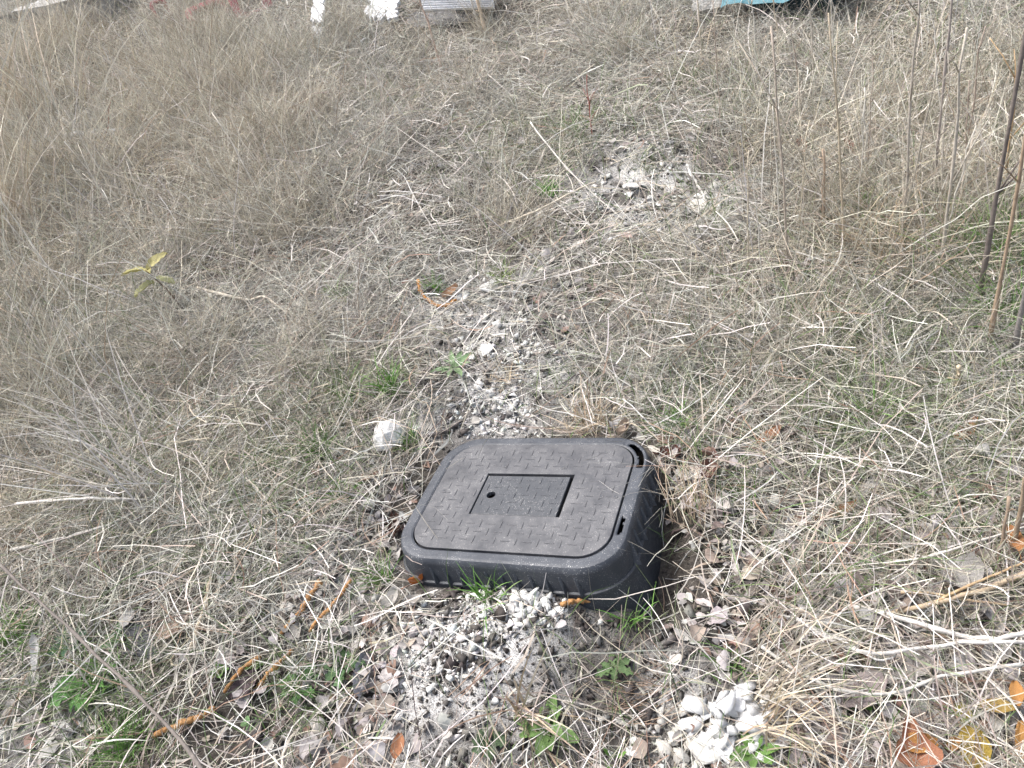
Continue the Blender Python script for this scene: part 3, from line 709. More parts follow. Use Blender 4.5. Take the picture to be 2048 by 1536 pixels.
rock(1365, 1520, 32, 'grey pebble at the lower left of the rubble', 17, .8, (.46, .44, .41), npts=34)
rock(1378, 1492, 24, 'beige pebble above the grey pebble of the rubble', 18, .7, (.52, .49, .44), npts=34)
rock(1350, 1472, 20, 'white angular stone left of the rubble by a thin twig', 19, .6)
rock(1275, 1488, 28, 'white stone in the small chip cluster left of the rubble', 20, .6)
rock(1264, 1510, 24, 'lower white stone in the small chip cluster left of the rubble', 21, .6)
rock(1552, 1460, 18, 'small white stone lying on the straw right of the rubble', 22, .5)
rock(1680, 1528, 40, 'pale blue-grey stone at the bottom edge of the photo', 23, .5, (.55, .57, .60))
rock(15, 1470, 36, 'cream rock at the lower left corner', 24, .6, (.66, .65, .60))
rock(1265, 378, 40, 'largest chalk stone in the patch far behind the box', 25, .28, (.60, .59, .57))
rock(1400, 416, 56, 'broad pale stone beyond the right end of the far chalk patch', 26, .25, (.60, .58, .54))
rock(980, 580, 46, 'pale chalk lump beside the bright weed behind the box', 27, .5, (.68, .67, .65))
rock(850, 1272, 26, 'pale flat stone left of the earth mound in front of the box', 29, .5, (.50, .48, .46))
CHIP = []
for k in range(14):
    V, F = rock_shape(300 + k, 11, .30); CHIP.append(new_mesh('limestone_chip', V, F)); CHIP[-1].materials.append(M['stone'])
def chip_pile(u, v, su, sv, n, smin, smax, label, group, tone=(.74, .735, .71), heap=.0, seed=0):
    rr = random.Random(seed); c0 = spot(u, v)
    for k in range(n):
        for _ in range(20):
            p_ = spot(u + rr.gauss(0, su), v + rr.gauss(0, sv))
            if not in_box(np.array([p_ + Vector((0, 0, .003))]), .008)[0] and p_.z > -.25: break
        else: continue
        s = rr.uniform(smin, smax) * 1.5 * m_per_px(p_) / 2
        h = heap * math.exp(-((p_ - c0).length / .045) ** 2) * rr.random()
        t = rr.uniform(.82, 1.06)
        q = Quaternion((0, 0, 1), rr.uniform(0, 6.28)) @ Quaternion((1, 0, 0), rr.gauss(0, .3)) @ Quaternion((0, 1, 0), rr.gauss(0, .3))
        thing('limestone_chip', label, 'stone chip', p_ + Vector((0, 0, s * .25 + h)), group, rr.choice(CHIP), None, q,
              (s * rr.uniform(.8, 1.3), s * rr.uniform(.7, 1.1), s * rr.uniform(.8, 1.2)), tuple(min(.8, a * t) for a in tone))
chip_pile(1065, 1200, 44, 20, 66, 14, 28, 'white limestone chip in the pile against the front wall of the box', 'white chips piled against the box', heap=.018, seed=1)
chip_pile(1100, 1232, 50, 16, 18, 8, 20, 'white chip scattered on soil below the chip pile', 'white chips scattered below the chip pile', seed=2)
chip_pile(1455, 1445, 42, 38, 36, 26, 50, 'white broken limestone piece in the rubble beside the straw', 'limestone pieces of the rubble', (.77, .77, .76), .035, 3)
chip_pile(1350, 1470, 64, 34, 44, 15, 32, 'cream stone chip left of the white rubble', 'cream chips beside the rubble', (.62, .60, .55), seed=4)
chip_pile(990, 805, 55, 32, 36, 11, 26, 'white chalk chip on the path just behind the box', 'white chalk chips behind the box', seed=5)
chip_pile(1005, 705, 60, 18, 14, 10, 22, 'white chalk chip beside the white stone in the path', 'white chalk chips further up the path', seed=6)
chip_pile(890, 1360, 50, 60, 24, 9, 22, 'white chip on the left slope of the earth mound', 'white chips on the earth mound', seed=7)
chip_pile(1270, 385, 42, 12, 12, 10, 24, 'pale chalk chip in the far chalk patch', 'pale chips of the far chalk patch', seed=8)

chip_pile(940, 605, 50, 22, 12, 10, 24, 'white chalk chip between the bent orange root and the pale chalk lump', 'chalk chips by the orange root', seed=9)
chip_pile(1425, 410, 36, 12, 8, 10, 26, 'pale chalk chip beside the broad pale stone', 'chalk chips by the broad pale stone', (.64, .63, .60), seed=10)
chip_pile(720, 885, 40, 14, 7, 12, 26, 'flat pale flake left of the big rounded white rock', 'pale flakes by the white rock', (.58, .56, .53), seed=11)
chip_pile(1180, 735, 50, 16, 7, 12, 26, 'pale chalk flake in the grass beyond the bushy straw tuft', 'chalk flakes beyond the straw tuft', (.58, .565, .53), seed=12)

# dead leaves big enough to pick out
def leaf_mesh(seed, L=1.0, Wd=.5, curl=.8, cup=.2, lobes=0, n=10, m=6, tipx=.9):
    rr = random.Random(seed); bm = bmesh.new(); rows = []; x = z = 0.0
    for i in range(n + 1):
        s = i / n; ang = curl * (s - .35) + rr.gauss(0, .06)
        w = Wd * math.sin(math.pi * min(1, s * tipx + .06)) ** .75 * (1 + (lobes and .38 * math.sin(s * lobes * 6.283)))
        row = []
        for j in range(m + 1):
            e = j / m * 2 - 1
            row.append(bm.verts.new((x, e * w * .5 * rr.uniform(.93, 1.04), z + cup * Wd * (e * e) + rr.gauss(0, .018) - (.02 if j == m // 2 else 0))))
        rows.append(row); x += math.cos(ang) * L / n; z += math.sin(ang) * L / n
    for i in range(n):
        for j in range(m): bm.faces.new((rows[i][j], rows[i + 1][j], rows[i + 1][j + 1], rows[i][j + 1]))
    for v in bm.verts: v.co.x -= L * .45
    return bm
def stalk_mesh(L=.35, r=.022):
    return from_bm('stalk', tube([(-.45, 0, 0), (-.45 - L * .5, .02, .03), (-.45 - L, .06, .05)], r, r * .7, 5), True)
def leaf(u, v, wpx, label, color, seed, ang=0, wd=.5, curl=.9, cup=.2, lobes=0, lift=.024, pitch=0, roll=0, stalk=True):
    p_ = spot(u, v); s = wpx * m_per_px(p_); g = p_ + Vector((0, 0, lift))
    q = Quaternion((0, 0, 1), math.radians(ang)) @ Quaternion((0, 1, 0), math.radians(-pitch)) @ Quaternion((1, 0, 0), math.radians(roll))
    o = thing('dead_leaf', label, 'leaf', g, None, None, None, q, (s,) * 3)
    b = link('blade', from_bm('blade', leaf_mesh(seed, 1, wd, curl, cup, lobes), True), M['leaf'], o); b.color = (*color, 1)
    if stalk: k = link('stalk', stalk_mesh(), M['wood'], o); k.color = (*[a * .6 for a in color], 1)
    return o
OR = (.36, .125, .035)
leaf(852, 1166, 58, 'curled orange-brown leaf leaning on the front left wall of the box', (.40, .13, .035), 1, 20, .55, 1.0, .35, lift=.022, roll=-40)
leaf(806, 1508, 44, 'orange-brown leaf lying flat at the bottom centre', (.33, .15, .075), 2, 70, .6, .5, .15)
leaf(1537, 892, 60, 'dull orange leaf nearest the right side of the box', (.33, .16, .085), 3, 15, .4, .6, .15, lift=.03)
leaf(1926, 884, 66, 'orange leaf in the grass near the right edge', (.34, .15, .065), 4, 25, .4, .7, .15, lift=.03)
leaf(1682, 1042, 62, 'orange leaf in the litter right of the box', (.33, .16, .08), 5, 5, .38, .5, .15, lift=.03)
leaf(1345, 925, 46, 'dark red-brown crumpled leaf by the back right corner of the box', (.15, .065, .05), 6, -30, .7, 1.6, .4, 2)
leaf(1420, 960, 48, 'dull brown crumpled leaf right of the box wall', (.19, .10, .08), 7, 60, .7, 1.4, .4, 2)
leaf(797, 1062, 50, 'dark brown curled leaf against the left wall of the box', (.10, .05, .038), 8, 80, .6, 1.6, .45, 2, lift=.02)
leaf(1632, 1480, 100, 'big grey-brown leaf under the straw right of the rubble', (.27, .21, .185), 9, 120, .8, .5, .12)
leaf(736, 1366, 84, 'crumpled blue-grey leaf at lower left centre', (.30, .30, .325), 10, 75, .4, .7, .5, lift=.02)
leaf(1924, 1174, 84, 'arched grey leaf near the right edge below the twigs', (.33, .315, .30), 11, 10, .7, 2.4, .1, lift=.05)
leaf(1672, 1318, 34, 'small round brown leaf in the straw at lower right', (.26, .15, .11), 12, 90, .8, .6, .2)
leaf(1731, 1330, 32, 'small reddish brown leaf right of the small round brown leaf', (.24, .135, .085), 13, 70, .7, .6, .3)
leaf(1603, 318, 30, 'reddish leaf standing in far grass, left of two', (.32, .15, .10), 14, 80, .7, .5, .2, lift=.04, pitch=50)
leaf(1697, 316, 28, 'reddish leaf standing in far grass, right of two', (.32, .16, .11), 15, 100, .7, .5, .2, lift=.04, pitch=50)
leaf(348, 1278, 44, 'pinkish tan leaf beside the black rubber scrap', (.40, .30, .235), 16, -20, .75, .5, .2)
leaf(838, 1215, 44, 'pale curled leaf in front of the left part of the box', (.46, .43, .39), 17, -25, .45, 1.6, .5)
leaf(790, 1215, 50, 'pale grey leaf left of the pale curled leaf', (.42, .40, .37), 18, 50, .6, .8, .3)
leaf(1830, 1532, 84, 'red and green lobed leaf at the bottom right edge', (.31, .14, .08), 19, 70, .7, .5, .25, 1, lift=.05)
leaf(2020, 1122, 50, 'orange leaf behind the brown stalks at the right edge', (.34, .16, .065), 20, 70, .6, .6, .2, lift=.06)
leaf(1790, 1350, 110, 'large flat pale grey leaf in the litter at lower right', (.38, .35, .325), 21, -15, .55, .4, .1)
leaf(1715, 1400, 100, 'wide mauve-grey leaf under white twigs at lower right', (.33, .28, .27), 22, 5, .6, .5, .12)
leaf(1250, 918 - 45, 40, 'tan curled leaf behind the back rim of the box', (.33, .26, .20), 23, 40, .6, 1.4, .4)
leaf(1390, 895, 50, 'grey curled leaf above the crumpled brown leaf right of the box', (.36, .33, .30), 24, 20, .5, 1.5, .4)
leaf(1455, 905, 44, 'pale grey leaf among litter right of the box', (.42, .395, .365), 25, -40, .6, 1.1, .3)
leaf(265, 1248, 36, 'small pale grey leaf on the black rubber scrap', (.42, .41, .40), 26, 80, .8, .3, .1, lift=.02)
leaf(100, 1330, 62, 'long pale leaf hanging in the grass at lower left', (.52, .51, .50), 27, 95, .25, .6, .3, lift=.05, pitch=20)
leaf(710, 1120 + 115, 30, 'small grey-brown leaf by the upper orange painted twigs', (.33, .29, .26), 28, 10, .6, .8, .3)
leaf(500, 1386, 60, 'dark purple-brown leaf under the orange painted twigs', (.085, .06, .065), 29, 30, .7, .6, .2)
leaf(520, 1480, 56, 'dark leaf on bare soil at lower left', (.10, .085, .085), 30, 80, .5, .5, .2)
leaf(965, 268 + 5, 24, 'small orange-brown leaf in far grass at upper centre', (.30, .17, .09), 31, 20, .6, .8, .3, lift=.03)
leaf(905, 597, 40, 'orange-brown leaf at the end of the bent orange root', (.32, .19, .11), 32, 25, .6, .9, .3, lift=.02)
leaf(1800, 1215, 60, 'curled brown leaf among the tan twigs at right', (.30, .245, .21), 33, 40, .55, 1.4, .4)
leaf(1935, 1240, 60, 'pale folded leaf below the tan twig at right', (.44, .42, .39), 34, -20, .55, 1.4, .4)
leaf(1990, 1320, 60, 'pale grey leaf near the right edge above the seedling', (.42, .40, .38), 35, 15, .6, .6, .2)
leaf(1255, 490, 34, 'faded pink leaf in the middle of the far path', (.40, .30, .27), 36, 120, .5, .6, .2, lift=.03)
leaf(745, 968, 40, 'small red-brown leaf strip left of the box', (.22, .12, .085), 37, 5, .3, .5, .3)
leaf(225, 820, 44, 'brown leaf in the dark gap of the left grass', (.22, .14, .10), 38, 25, .6, .8, .2)
leaf(400, 818, 38, 'red-brown leaf in the left grass by pale stems', (.24, .125, .085), 39, -25, .6, .8, .2)

# orange painted twigs
PC = (.52, .275, .11)
def opaint(uvl, w, label, seed, **k): return stick('painted_twig', label, 'twig', [(u, v, l + .006) for u, v, l in uvl], w * 1.12, PC, 'painted', .8, 22, .34, seed=seed, group='twigs with orange paint', **k)
opaint([(1122, 1207, .008), (1160, 1202, .012), (1198, 1199, .014)], 13, 'short orange stub lying by the front right of the box', 1)
opaint([(638, 1164, .02), (612, 1205, .02), (585, 1240, .02), (550, 1278, .015)], 13, 'thickest orange painted twig, upper left of the two above', 2)
opaint([(704, 1156, .02), (668, 1205, .02), (640, 1235, .02), (620, 1262, .015)], 9, 'thin orange painted twig right of the thickest one', 3)
opaint([(585, 1300, .02), (545, 1338, .02), (525, 1362, .02), (503, 1386, .012)], 12, 'orange painted twig ending at the dark leaf', 4)
opaint([(520, 1312, .02), (485, 1338, .02), (465, 1360, .02), (450, 1384, .012)], 10, 'faint orange painted twig left of the one ending at the dark leaf', 5)
opaint([(428, 1418, .015), (390, 1438, .015), (350, 1452, .015), (310, 1470, .012)], 14, 'lowest orange painted twig, crossed by the dark twig', 6)
stick('painted_root', 'bent orange root loop in the path behind the box', 'root', [(836, 562, .03), (842, 585, .02), (862, 605, .015), (885, 612, .015), (912, 600, .02)], 11, (.52, .24, .06), 'painted', .8, 16, .2, seed=8)

# twigs, stalks and canes that stand out
WH, TN, DK, BR = (.60, .57, .53), (.46, .36, .24), (.15, .125, .105), (.30, .20, .12)
stick('bent_twig', 'pale bent twig arching above the left grass', 'twig', [(395, 575, .03), (450, 590, .06), (495, 600, .05), (530, 594, .05), (570, 622, .03), (600, 645, .01)], 8, (.58, .52, .43), seed=11)
stick('dry_cane', 'flat tan cane lying upright above the rubber scrap', 'cane', [(385, 1300, .012), (400, 1245, .02), (412, 1200, .02), (422, 1150, .02)], 17, (.50, .42, .31), taper=.55, seed=12, wob=.05)
stick('white_twig', 'longest white twig reaching in from the left edge', 'twig', [(30, 1008, .08), (120, 1000, .08), (210, 997, .06), (300, 999, .03), (350, 1000, .01)], 7, WH, seed=13)
stick('white_twig', 'white twig slanting below the longest white twig at left', 'twig', [(20, 1100, .05), (110, 1080, .05), (200, 1055, .05), (300, 1010, .03)], 8, (.50, .48, .44), seed=14)
stick('white_twig', 'upper white curved twig entering from the right edge', 'twig', [(1705, 1213, .03), (1790, 1232, .04), (1860, 1254, .05), (1930, 1272, .05), (2000, 1275, .06), (2060, 1262, .06)], 12, WH, seed=15, taper=.9)
stick('white_twig', 'middle white curved twig at lower right', 'twig', [(1595, 1238, .03), (1660, 1280, .04), (1740, 1306, .05), (1830, 1298, .05), (1930, 1285, .06), (2060, 1285, .06)], 10, WH, seed=16, taper=.9)
stick('white_twig', 'lower white twig sweeping across the straw at lower right', 'twig', [(1520, 1290, .03), (1600, 1345, .04), (1690, 1382, .05), (1790, 1385, .05), (1890, 1352, .06), (2050, 1330, .07)], 9, (.50, .48, .44), seed=17, taper=.9)
stick('white_twig', 'white twig between the two big curved twigs', 'twig', [(1600, 1236, .02), (1640, 1262, .03), (1700, 1290, .05), (1760, 1320, .05), (1790, 1310, .04)], 7, (.64, .62, .58), seed=171, taper=.7)
stick('tan_twig', 'thick tan-orange twig from the right edge', 'twig', [(1780, 1226, .03), (1860, 1208, .04), (1950, 1185, .05), (2060, 1143, .07)], 12, (.46, .36, .25), seed=18, taper=1.1)
stick('tan_twig', 'thin tan-orange twig crossing above the thick one', 'twig', [(1860, 1208, .04), (1930, 1175, .06), (2000, 1145, .07), (2060, 1118, .08)], 8, (.44, .31, .18), seed=19)
stick('tan_twig', 'slender tan twig under the thick tan-orange one', 'twig', [(1800, 1184, .03), (1870, 1188, .04), (1950, 1203, .04), (2060, 1215, .04)], 8, (.45, .34, .22), seed=20)
stick('bare_twig', 'whitish knobbly twig running up to the right edge', 'twig', [(1770, 1124, .03), (1850, 1115, .05), (1950, 1085, .06), (2060, 1050, .07)], 7, (.50, .47, .42), seed=21, knots=4)
stick('fallen_stem', 'straight pale stem lying across the path far behind', 'stem', [(1010, 448, .02), (1080, 418, .05), (1150, 382, .06), (1190, 364, .06)], 8, (.56, .50, .40), seed=22)
stick('fallen_stem', 'long grey stem slanting down to the far chalk patch', 'stem', [(1060, 245, .12), (1120, 320, .08), (1190, 390, .06), (1260, 450, .02)], 4.5, (.46, .44, .40), seed=23)
stick('fallen_stem', 'pale stem pointing down beside the broad pale stone', 'stem', [(1372, 330, .10), (1390, 362, .07), (1415, 405, .02)], 8, (.60, .57, .52), seed=24)
stick('fallen_stem', 'long thin white stem lying across the left grass', 'stem', [(390, 438, .05), (500, 445, .05), (620, 455, .04), (730, 460, .02)], 6, (.58, .55, .50), seed=25)
stick('fallen_stem', 'dark thin stick on the ground before the far chalk patch', 'stick', [(1090, 430, .01), (1170, 428, .015), (1260, 422, .01), (1370, 410, .01)], 6, (.18, .155, .135), seed=26)
stick('fallen_stem', 'grey stick on the path pointing at the white stone', 'stick', [(940, 800 - 190, .02), (1000, 575, .03), (1080, 556, .03), (1130, 540, .03)], 6, (.42, .38, .33), seed=27)
stick('dark_clod', 'dark rotten stick behind the left of the box', 'stick', [(845, 874, .008), (880, 868, .01), (915, 848, .008), (930, 842, .005)], 16, (.085, .075, .072), seed=28, wob=.3)
stick('pale_stem', 'pale upright stem in front of the left green tufts', 'stem', [(803, 835, .0), (802, 770, .02), (802, 700, .04), (802, 640, .06)], 6, (.52, .48, .42), seed=29)
# a dark twig hangs across the lower left, closer to the lens than the ground
def free_stick(name, label, cat, pts, wpx, color, taper=.6, n=18, knots=5, seed=3, group=None):
    P = [ray_at(u, v, d) for u, v, d in pts]; b = P[0].copy(); r = wpx * (Vector(CAM) - b).length / FPX / 2
    return thing(name, label, cat, b, group, from_bm(name, tube(jitter(smooth_path([p_ - b for p_ in P], n), r * .35, seed), r, r * taper, 7, knots, .12, seed), True), M['wood'], color=color)
g0 = spot(420, 1560); g1 = spot(0, 1130)
free_stick('dark_twig', 'long dark twig slanting across the lower left corner', 'twig', [(430, 1580, dist_to(g0) * .86), (330, 1445, dist_to(spot(330, 1445)) * .88), (215, 1330, dist_to(spot(215, 1330)) * .88), (120, 1240, dist_to(spot(120, 1240)) * .89), (-20, 1110, dist_to(g1) * .9)], 7, (.16, .14, .125), .8)

# standing stalks, rooted in the ground, rising along the vertical
def stalk(u, v, length, wpx, color, label, lean=(0, 0), seed=0, group=None, name='dry_stalk'):
    b = spot(u, v); rr = random.Random(seed); r = wpx * m_per_px(b) * .29; pts = []
    for k in range(8):
        s = k / 7; pts.append(Vector((lean[0] * s * length + rr.gauss(0, .004) * s, lean[1] * s * length + rr.gauss(0, .004) * s, length * s)))
    bm = tube(pts, r, r * .5, 6, 3, .14, seed)
    for k in range(rr.randint(2, 5)):                     # broken side twigs
        i = rr.randint(2, 6); a = rr.uniform(0, 6.28); L = rr.uniform(.03, .12) * min(1.6, length * 2.5); d = Vector((math.cos(a) * .7, math.sin(a) * .7, .75))
        m_ = bpy.data.meshes.new('twig'); b2 = tube([pts[i], pts[i] + d * L * .5 + Vector((0, 0, .006)), pts[i] + d * L], r * .42, r * .2, 4); b2.to_mesh(m_); b2.free(); bm.from_mesh(m_); bpy.data.meshes.remove(m_)
    return thing(name, label, 'stalk', b - Vector((0, 0, .01)), group, from_bm(name, bm, True), M['wood'], color=color)
stalk(1953, 620, 1.05, 13, (.17, .145, .13), 'tall dark stalk rising to the top right corner', (.06, 0), 1)
stalk(1862, 395, .62, 9, (.34, .30, .27), 'tall grey stalk left of the tall dark stalk', (.05, 0), 2)
stalk(1646, 470, .26, 12, (.40, .30, .22), 'short thick brown stalk in the right grass', (.02, -.02), 3)
stalk(1577, 540, .62, 8, (.40, .34, .28), 'slender brown stalk standing left of the short thick brown one', (.0, 0), 4)
stalk(1690, 510, .62, 7, (.45, .38, .28), 'tan stalk right of the short thick brown one', (-.04, 0), 5)
stalk(1805, 480, .66, 9, (.40, .36, .31), 'grey-tan stalk standing in the middle of the right grass', (.03, 0), 6)
stalk(1880, 560, .60, 11, (.44, .40, .34), 'thick pale stalk beside the tall green grass at right', (.03, 0), 7)
stalk(1975, 700, .72, 12, (.36, .27, .19), 'brown stalk in front of the tall green grass', (.05, 0), 8)
stalk(2025, 720, .66, 15, (.24, .22, .21), 'thick dark grey stalk at the right edge', (.02, 0), 9)
stalk(1998, 430, .5, 9, (.46, .32, .18), 'orange-brown stalk at the right edge near the dark one', (.02, 0), 10)
stalk(1912, 800, .10, 22, (.50, .42, .30), 'stubby tan cane stump right of the green grass', (.02, .05), 11)
stalk(1990, 1165, .20, 15, (.27, .205, .15), 'left one of two broad brown stalks at the right edge', (.10, .1), 12)
stalk(2020, 1130, .24, 17, (.29, .22, .155), 'right one of two broad brown stalks at the right edge', (.10, .1), 13)
stalk(975, 78, .40, 11, (.56, .45, .34), 'reddish tan stalk standing before the white louvred panel', (.02, 0), 14)
stalk(888, 150, .40, 6, (.48, .36, .29), 'thin reddish stalk left of the reddish tan stalk', (.0, 0), 15)
stalk(1185, 275, .22, 4, (.30, .09, .07), 'thin dark red stem in the far grass', (.10, 0), 16)
stalk(963, 70, .30, 6, (.60, .57, .52), 'white stalk leaning by the white louvred panel', (-.02, 0), 17)
rr = random.Random(5)
for k in range(26):
    u, v = rr.uniform(1400, 2040), rr.uniform(120, 620)
    stalk(u, v, rr.uniform(.25, .55), rr.uniform(3.5, 6), rr.choice([(.42, .38, .32), (.50, .44, .34), (.34, .28, .23), (.55, .52, .46)]), 'slender dry stem standing in the grass on the right', (rr.gauss(.02, .06), rr.gauss(0, .08)), 50 + k, 'slender dry stems in the right grass')
for k in range(24):
    u, v = rr.uniform(-20, 620), rr.uniform(60, 700)
    stalk(u, v, rr.uniform(.25, .5), rr.uniform(3, 5.5), rr.choice([(.60, .54, .45), (.66, .61, .53), (.52, .46, .38)]), 'slender straw-coloured stem standing in the grass on the left', (rr.gauss(-.05, .12), rr.gauss(0, .12)), 90 + k, 'slender straw stems in the left grass')

# tufts
def tuft(u, v, hpx, n, label, pal, spread=25, seed=0, name='grass_tuft', cat='grass tuft', base=.012, bend=.9, wid=.0028, lean=None, group=None):
    b = spot(u, v); s = hpx * m_per_px(b) * (1.25 if name == 'grass_tuft' else 1.15); n = int(n * (1.35 if name == 'grass_tuft' else 1))
    p0 = np.c_[rng.normal(0, base, (n, 2)), np.zeros(n)]
    az = None if lean is None else rng.normal(math.radians(lean), .55, n)
    P = curves(p0, s * rng.uniform(.55, 1.15, n), np.radians(np.abs(rng.normal(spread, spread * .45, n))), 6, .3, bend, az)
    c = pick(n, np.array(pal)); w = rng.uniform(.7, 1.3, n) * wid; up = rng.normal(0, 1, (n, 3))
    Pw = P + np.array(b); g = height(Pw[..., 0], Pw[..., 1]); P[..., 2] = np.where(g > -.3, np.maximum(P[..., 2], g - b.z + .003), P[..., 2])
    k = ~in_box(P + np.array(b)).any(1)
    if k.sum() < 2: print('TUFT INSIDE BOX', label); k[:] = True
    V, F, C = ribbons(P[k], w[k], up[k], c[k], .12)
    return thing(name, label, cat, b, group, new_mesh(name, V, F, np.clip(C, 0, .8)), M['dry_blade'])
GR = [(.13, .28, .055), (.17, .32, .08), (.10, .22, .05), (.22, .32, .12)]
GM = [(.14, .22, .07), (.19, .24, .11), (.24, .26, .14), (.34, .32, .22)]
ST = [(.56, .46, .33), (.50, .40, .28), (.60, .52, .40), (.42, .33, .23)]
SP = [(.58, .53, .44), (.50, .45, .36), (.62, .57, .49), (.44, .38, .30)]
tuft(980, 1196, 62, 46, 'bright green grass tuft against the front of the box', GR, 30, 1)
tuft(1262, 1246, 62, 18, 'sparse green tuft at the front right corner of the box', GR, 30, 2)
tuft(1004, 1192, 70, 5, 'few tall green blades leaning on the front wall of the box', GR, 12, 3)
tuft(1098, 392, 32, 60, 'small vivid green tuft by the far chalk patch', [(.10, .30, .03), (.14, .34, .05)], 35, 4)
tuft(1010, 560, 36, 40, 'yellow-green tuft by the pale chalk lump', [(.22, .32, .07), (.26, .34, .12)], 40, 5)
tuft(638, 910, 52, 60, 'green tuft left of the big rounded white rock', GR, 32, 6)
tuft(700, 800, 60, 60, 'dull green tuft beside the pale upright stem', GM + GR[:2], 28, 7)
tuft(785, 785, 66, 60, 'green tuft right of the pale upright stem', GR, 26, 8)
tuft(1345, 852, 54, 50, 'green tuft behind the back right corner of the box', GR, 35, 9)
tuft(1750, 850, 80, 90, 'broad green tuft in the right grass', GM + GR, 38, 10, base=.03)
tuft(2000, 520, 110, 150, 'tall green tuft at the right edge', GR, 28, 11, base=.05)
tuft(1725, 430, 60, 70, 'grey-green tuft between the right stalks', GM + GR[:1], 40, 12, base=.02)
tuft(45, 1280, 70, 60, 'green tuft at the lower left edge', GR, 34, 13, base=.02)
tuft(265, 1505, 70, 70, 'green tuft in the lower left below the twig', GR, 36, 14, base=.02)
tuft(210, 1370, 60, 50, 'green tuft among the straws at lower left', GR, 45, 15, base=.02)
tuft(540, 920, 55, 60, 'faded green tuft left of the box', GM + GR[:1], 30, 16, base=.02)
tuft(690, 605, 44, 50, 'small green tuft left of the bent orange root', GR, 26, 17)
tuft(870, 585, 34, 40, 'small green tuft inside the bent orange root', GR, 35, 18)
tuft(770, 1170, 60, 40, 'green tuft left of the curled orange-brown leaf', GM + GR, 30, 19)
tuft(820, 900, 60, 50, 'green blades at the left wall of the box', GR + GM, 28, 20)
tuft(1650, 870, 60, 40, 'pale green tuft right of the box beyond the orange leaf', GM, 34, 21, base=.02)
tuft(1490, 990, 50, 40, 'muted green tuft in the leaf litter right of the box', GM + GR[:1], 34, 22)
tuft(2010, 640, 80, 80, 'lower green tuft at the right edge', GR, 32, 23, base=.03)
tuft(1460, 1340, 40, 40, 'small dark green tuft above the white rubble', GR[2:3] + GM[:2], 36, 24)
tuft(1150, 265, 46, 70, 'dark green clump under grey stems in the far grass', GM[:2] + GR[2:3], 38, 25, base=.04)
tuft(690, 1000, 44, 40, 'small green tuft left of the middle of the box', GR, 30, 251)
tuft(1190, 862, 95, 150, 'bushy tan straw tuft behind the back rim of the box', ST, 42, 26, 'straw_tuft', 'straw tuft', .025, .8, .002)
tuft(1395, 1040, 110, 60, 'straw tuft fanning up right of the box', ST, 28, 27, 'straw_tuft', 'straw tuft', .02, .8, .002, 20)
tuft(1330, 990, 90, 36, 'loose straw leaning on the right wall of the box', SP, 40, 28, 'straw_tuft', 'straw tuft', .03, .9, .0018)
tuft(1515, 1390, 190, 80, 'big straw tuft sweeping right from the rubble', SP, 72, 29, 'straw_tuft', 'straw tuft', .02, .3, .003, 112)
tuft(1525, 1465, 160, 70, 'lower straw tuft sweeping right from the rubble', ST, 74, 30, 'straw_tuft', 'straw tuft', .02, .3, .003, 126)
tuft(1520, 1330, 200, 70, 'straw tuft above the rubble sweeping right', SP, 72, 31, 'straw_tuft', 'straw tuft', .03, .3, .003, 100)
tuft(800, 920, 90, 90, 'pale straw tuft between the big white rock and the box', SP, 50, 32, 'straw_tuft', 'straw tuft', .03, .7, .0022)
tuft(1045, 1430, 170, 22, 'flattened tan straw fan on the earth mound', ST, 70, 33, 'straw_tuft', 'straw tuft', .012, .5, .005, 150)
tuft(1330, 1385, 110, 60, 'thin reddish straw wisps on the right of the mound', [(.36, .25, .18), (.44, .33, .25)], 66, 34, 'straw_tuft', 'straw tuft', .03, .4, .0012, -80)
tuft(330, 1000, 300, 95, 'white straw fan spreading to the left edge', [(.62, .595, .56), (.54, .51, .47), (.46, .42, .37)], 68, 35, 'straw_tuft', 'straw tuft', .03, .3, .0032, -72)
tuft(300, 880, 260, 46, 'loose pale straw fan above the white one at left', [(.56, .53, .48), (.46, .42, .37)], 62, 351, 'straw_tuft', 'straw tuft', .05, .4, .0026, -60)
tuft(200, 1400, 170, 40, 'long white straws crossing the lower left', [(.62, .60, .56), (.55, .53, .48)], 60, 36, 'straw_tuft', 'straw tuft', .06, .5, .0035)
tuft(1010, 760, 60, 50, 'small straw tuft on the path behind the box', ST, 55, 37, 'straw_tuft', 'straw tuft', .02, .6, .0018)
tuft(20, 470, 240, 130, 'tall tan grass tuft at the left edge', [(.56, .50, .40), (.50, .43, .33), (.62, .57, .48)], 30, 38, 'straw_tuft', 'straw tuft', .08, .6, .004)
tuft(60, 250, 240, 130, 'tall tan grass tuft near the upper left corner', [(.56, .50, .40), (.50, .43, .33), (.62, .57, .48)], 30, 39, 'straw_tuft', 'straw tuft', .15, .6, .006)
tuft(1780, 520, 130, 110, 'tan grass tuft at the foot of the right stalks', ST, 34, 40, 'straw_tuft', 'straw tuft', .06, .6, .003)

# broad-leaved weeds: each leaf is a part
def weed(u, v, rpx, n, label, color, seed, wd=.4, lobes=0, rise=18):
    b = spot(u, v); s = rpx * m_per_px(b); rr = random.Random(seed)
    o = thing('weed', label, 'weed', b + Vector((0, 0, .006)))
    me_ = [from_bm('leaf', leaf_mesh(seed * 10 + k, 1, wd, -.7, .12, lobes, 8, 4, .88), True) for k in range(3)]
    for k in range(n):
        l = link('leaf', me_[k % 3], M['leaf'], o); a = 6.283 * k / n + rr.gauss(0, .25); q = s * rr.uniform(.7, 1.1)
        l.rotation_euler = (rr.gauss(0, .2), -math.radians(rise + rr.gauss(0, 10)), a); l.scale = (q,) * 3
        l.location = (math.cos(a) * q * .5, math.sin(a) * q * .5, .004 + q * .12)
        t = rr.uniform(.8, 1.2); l.color = (*[min(1, c_ * t) for c_ in color], 1)
    return o
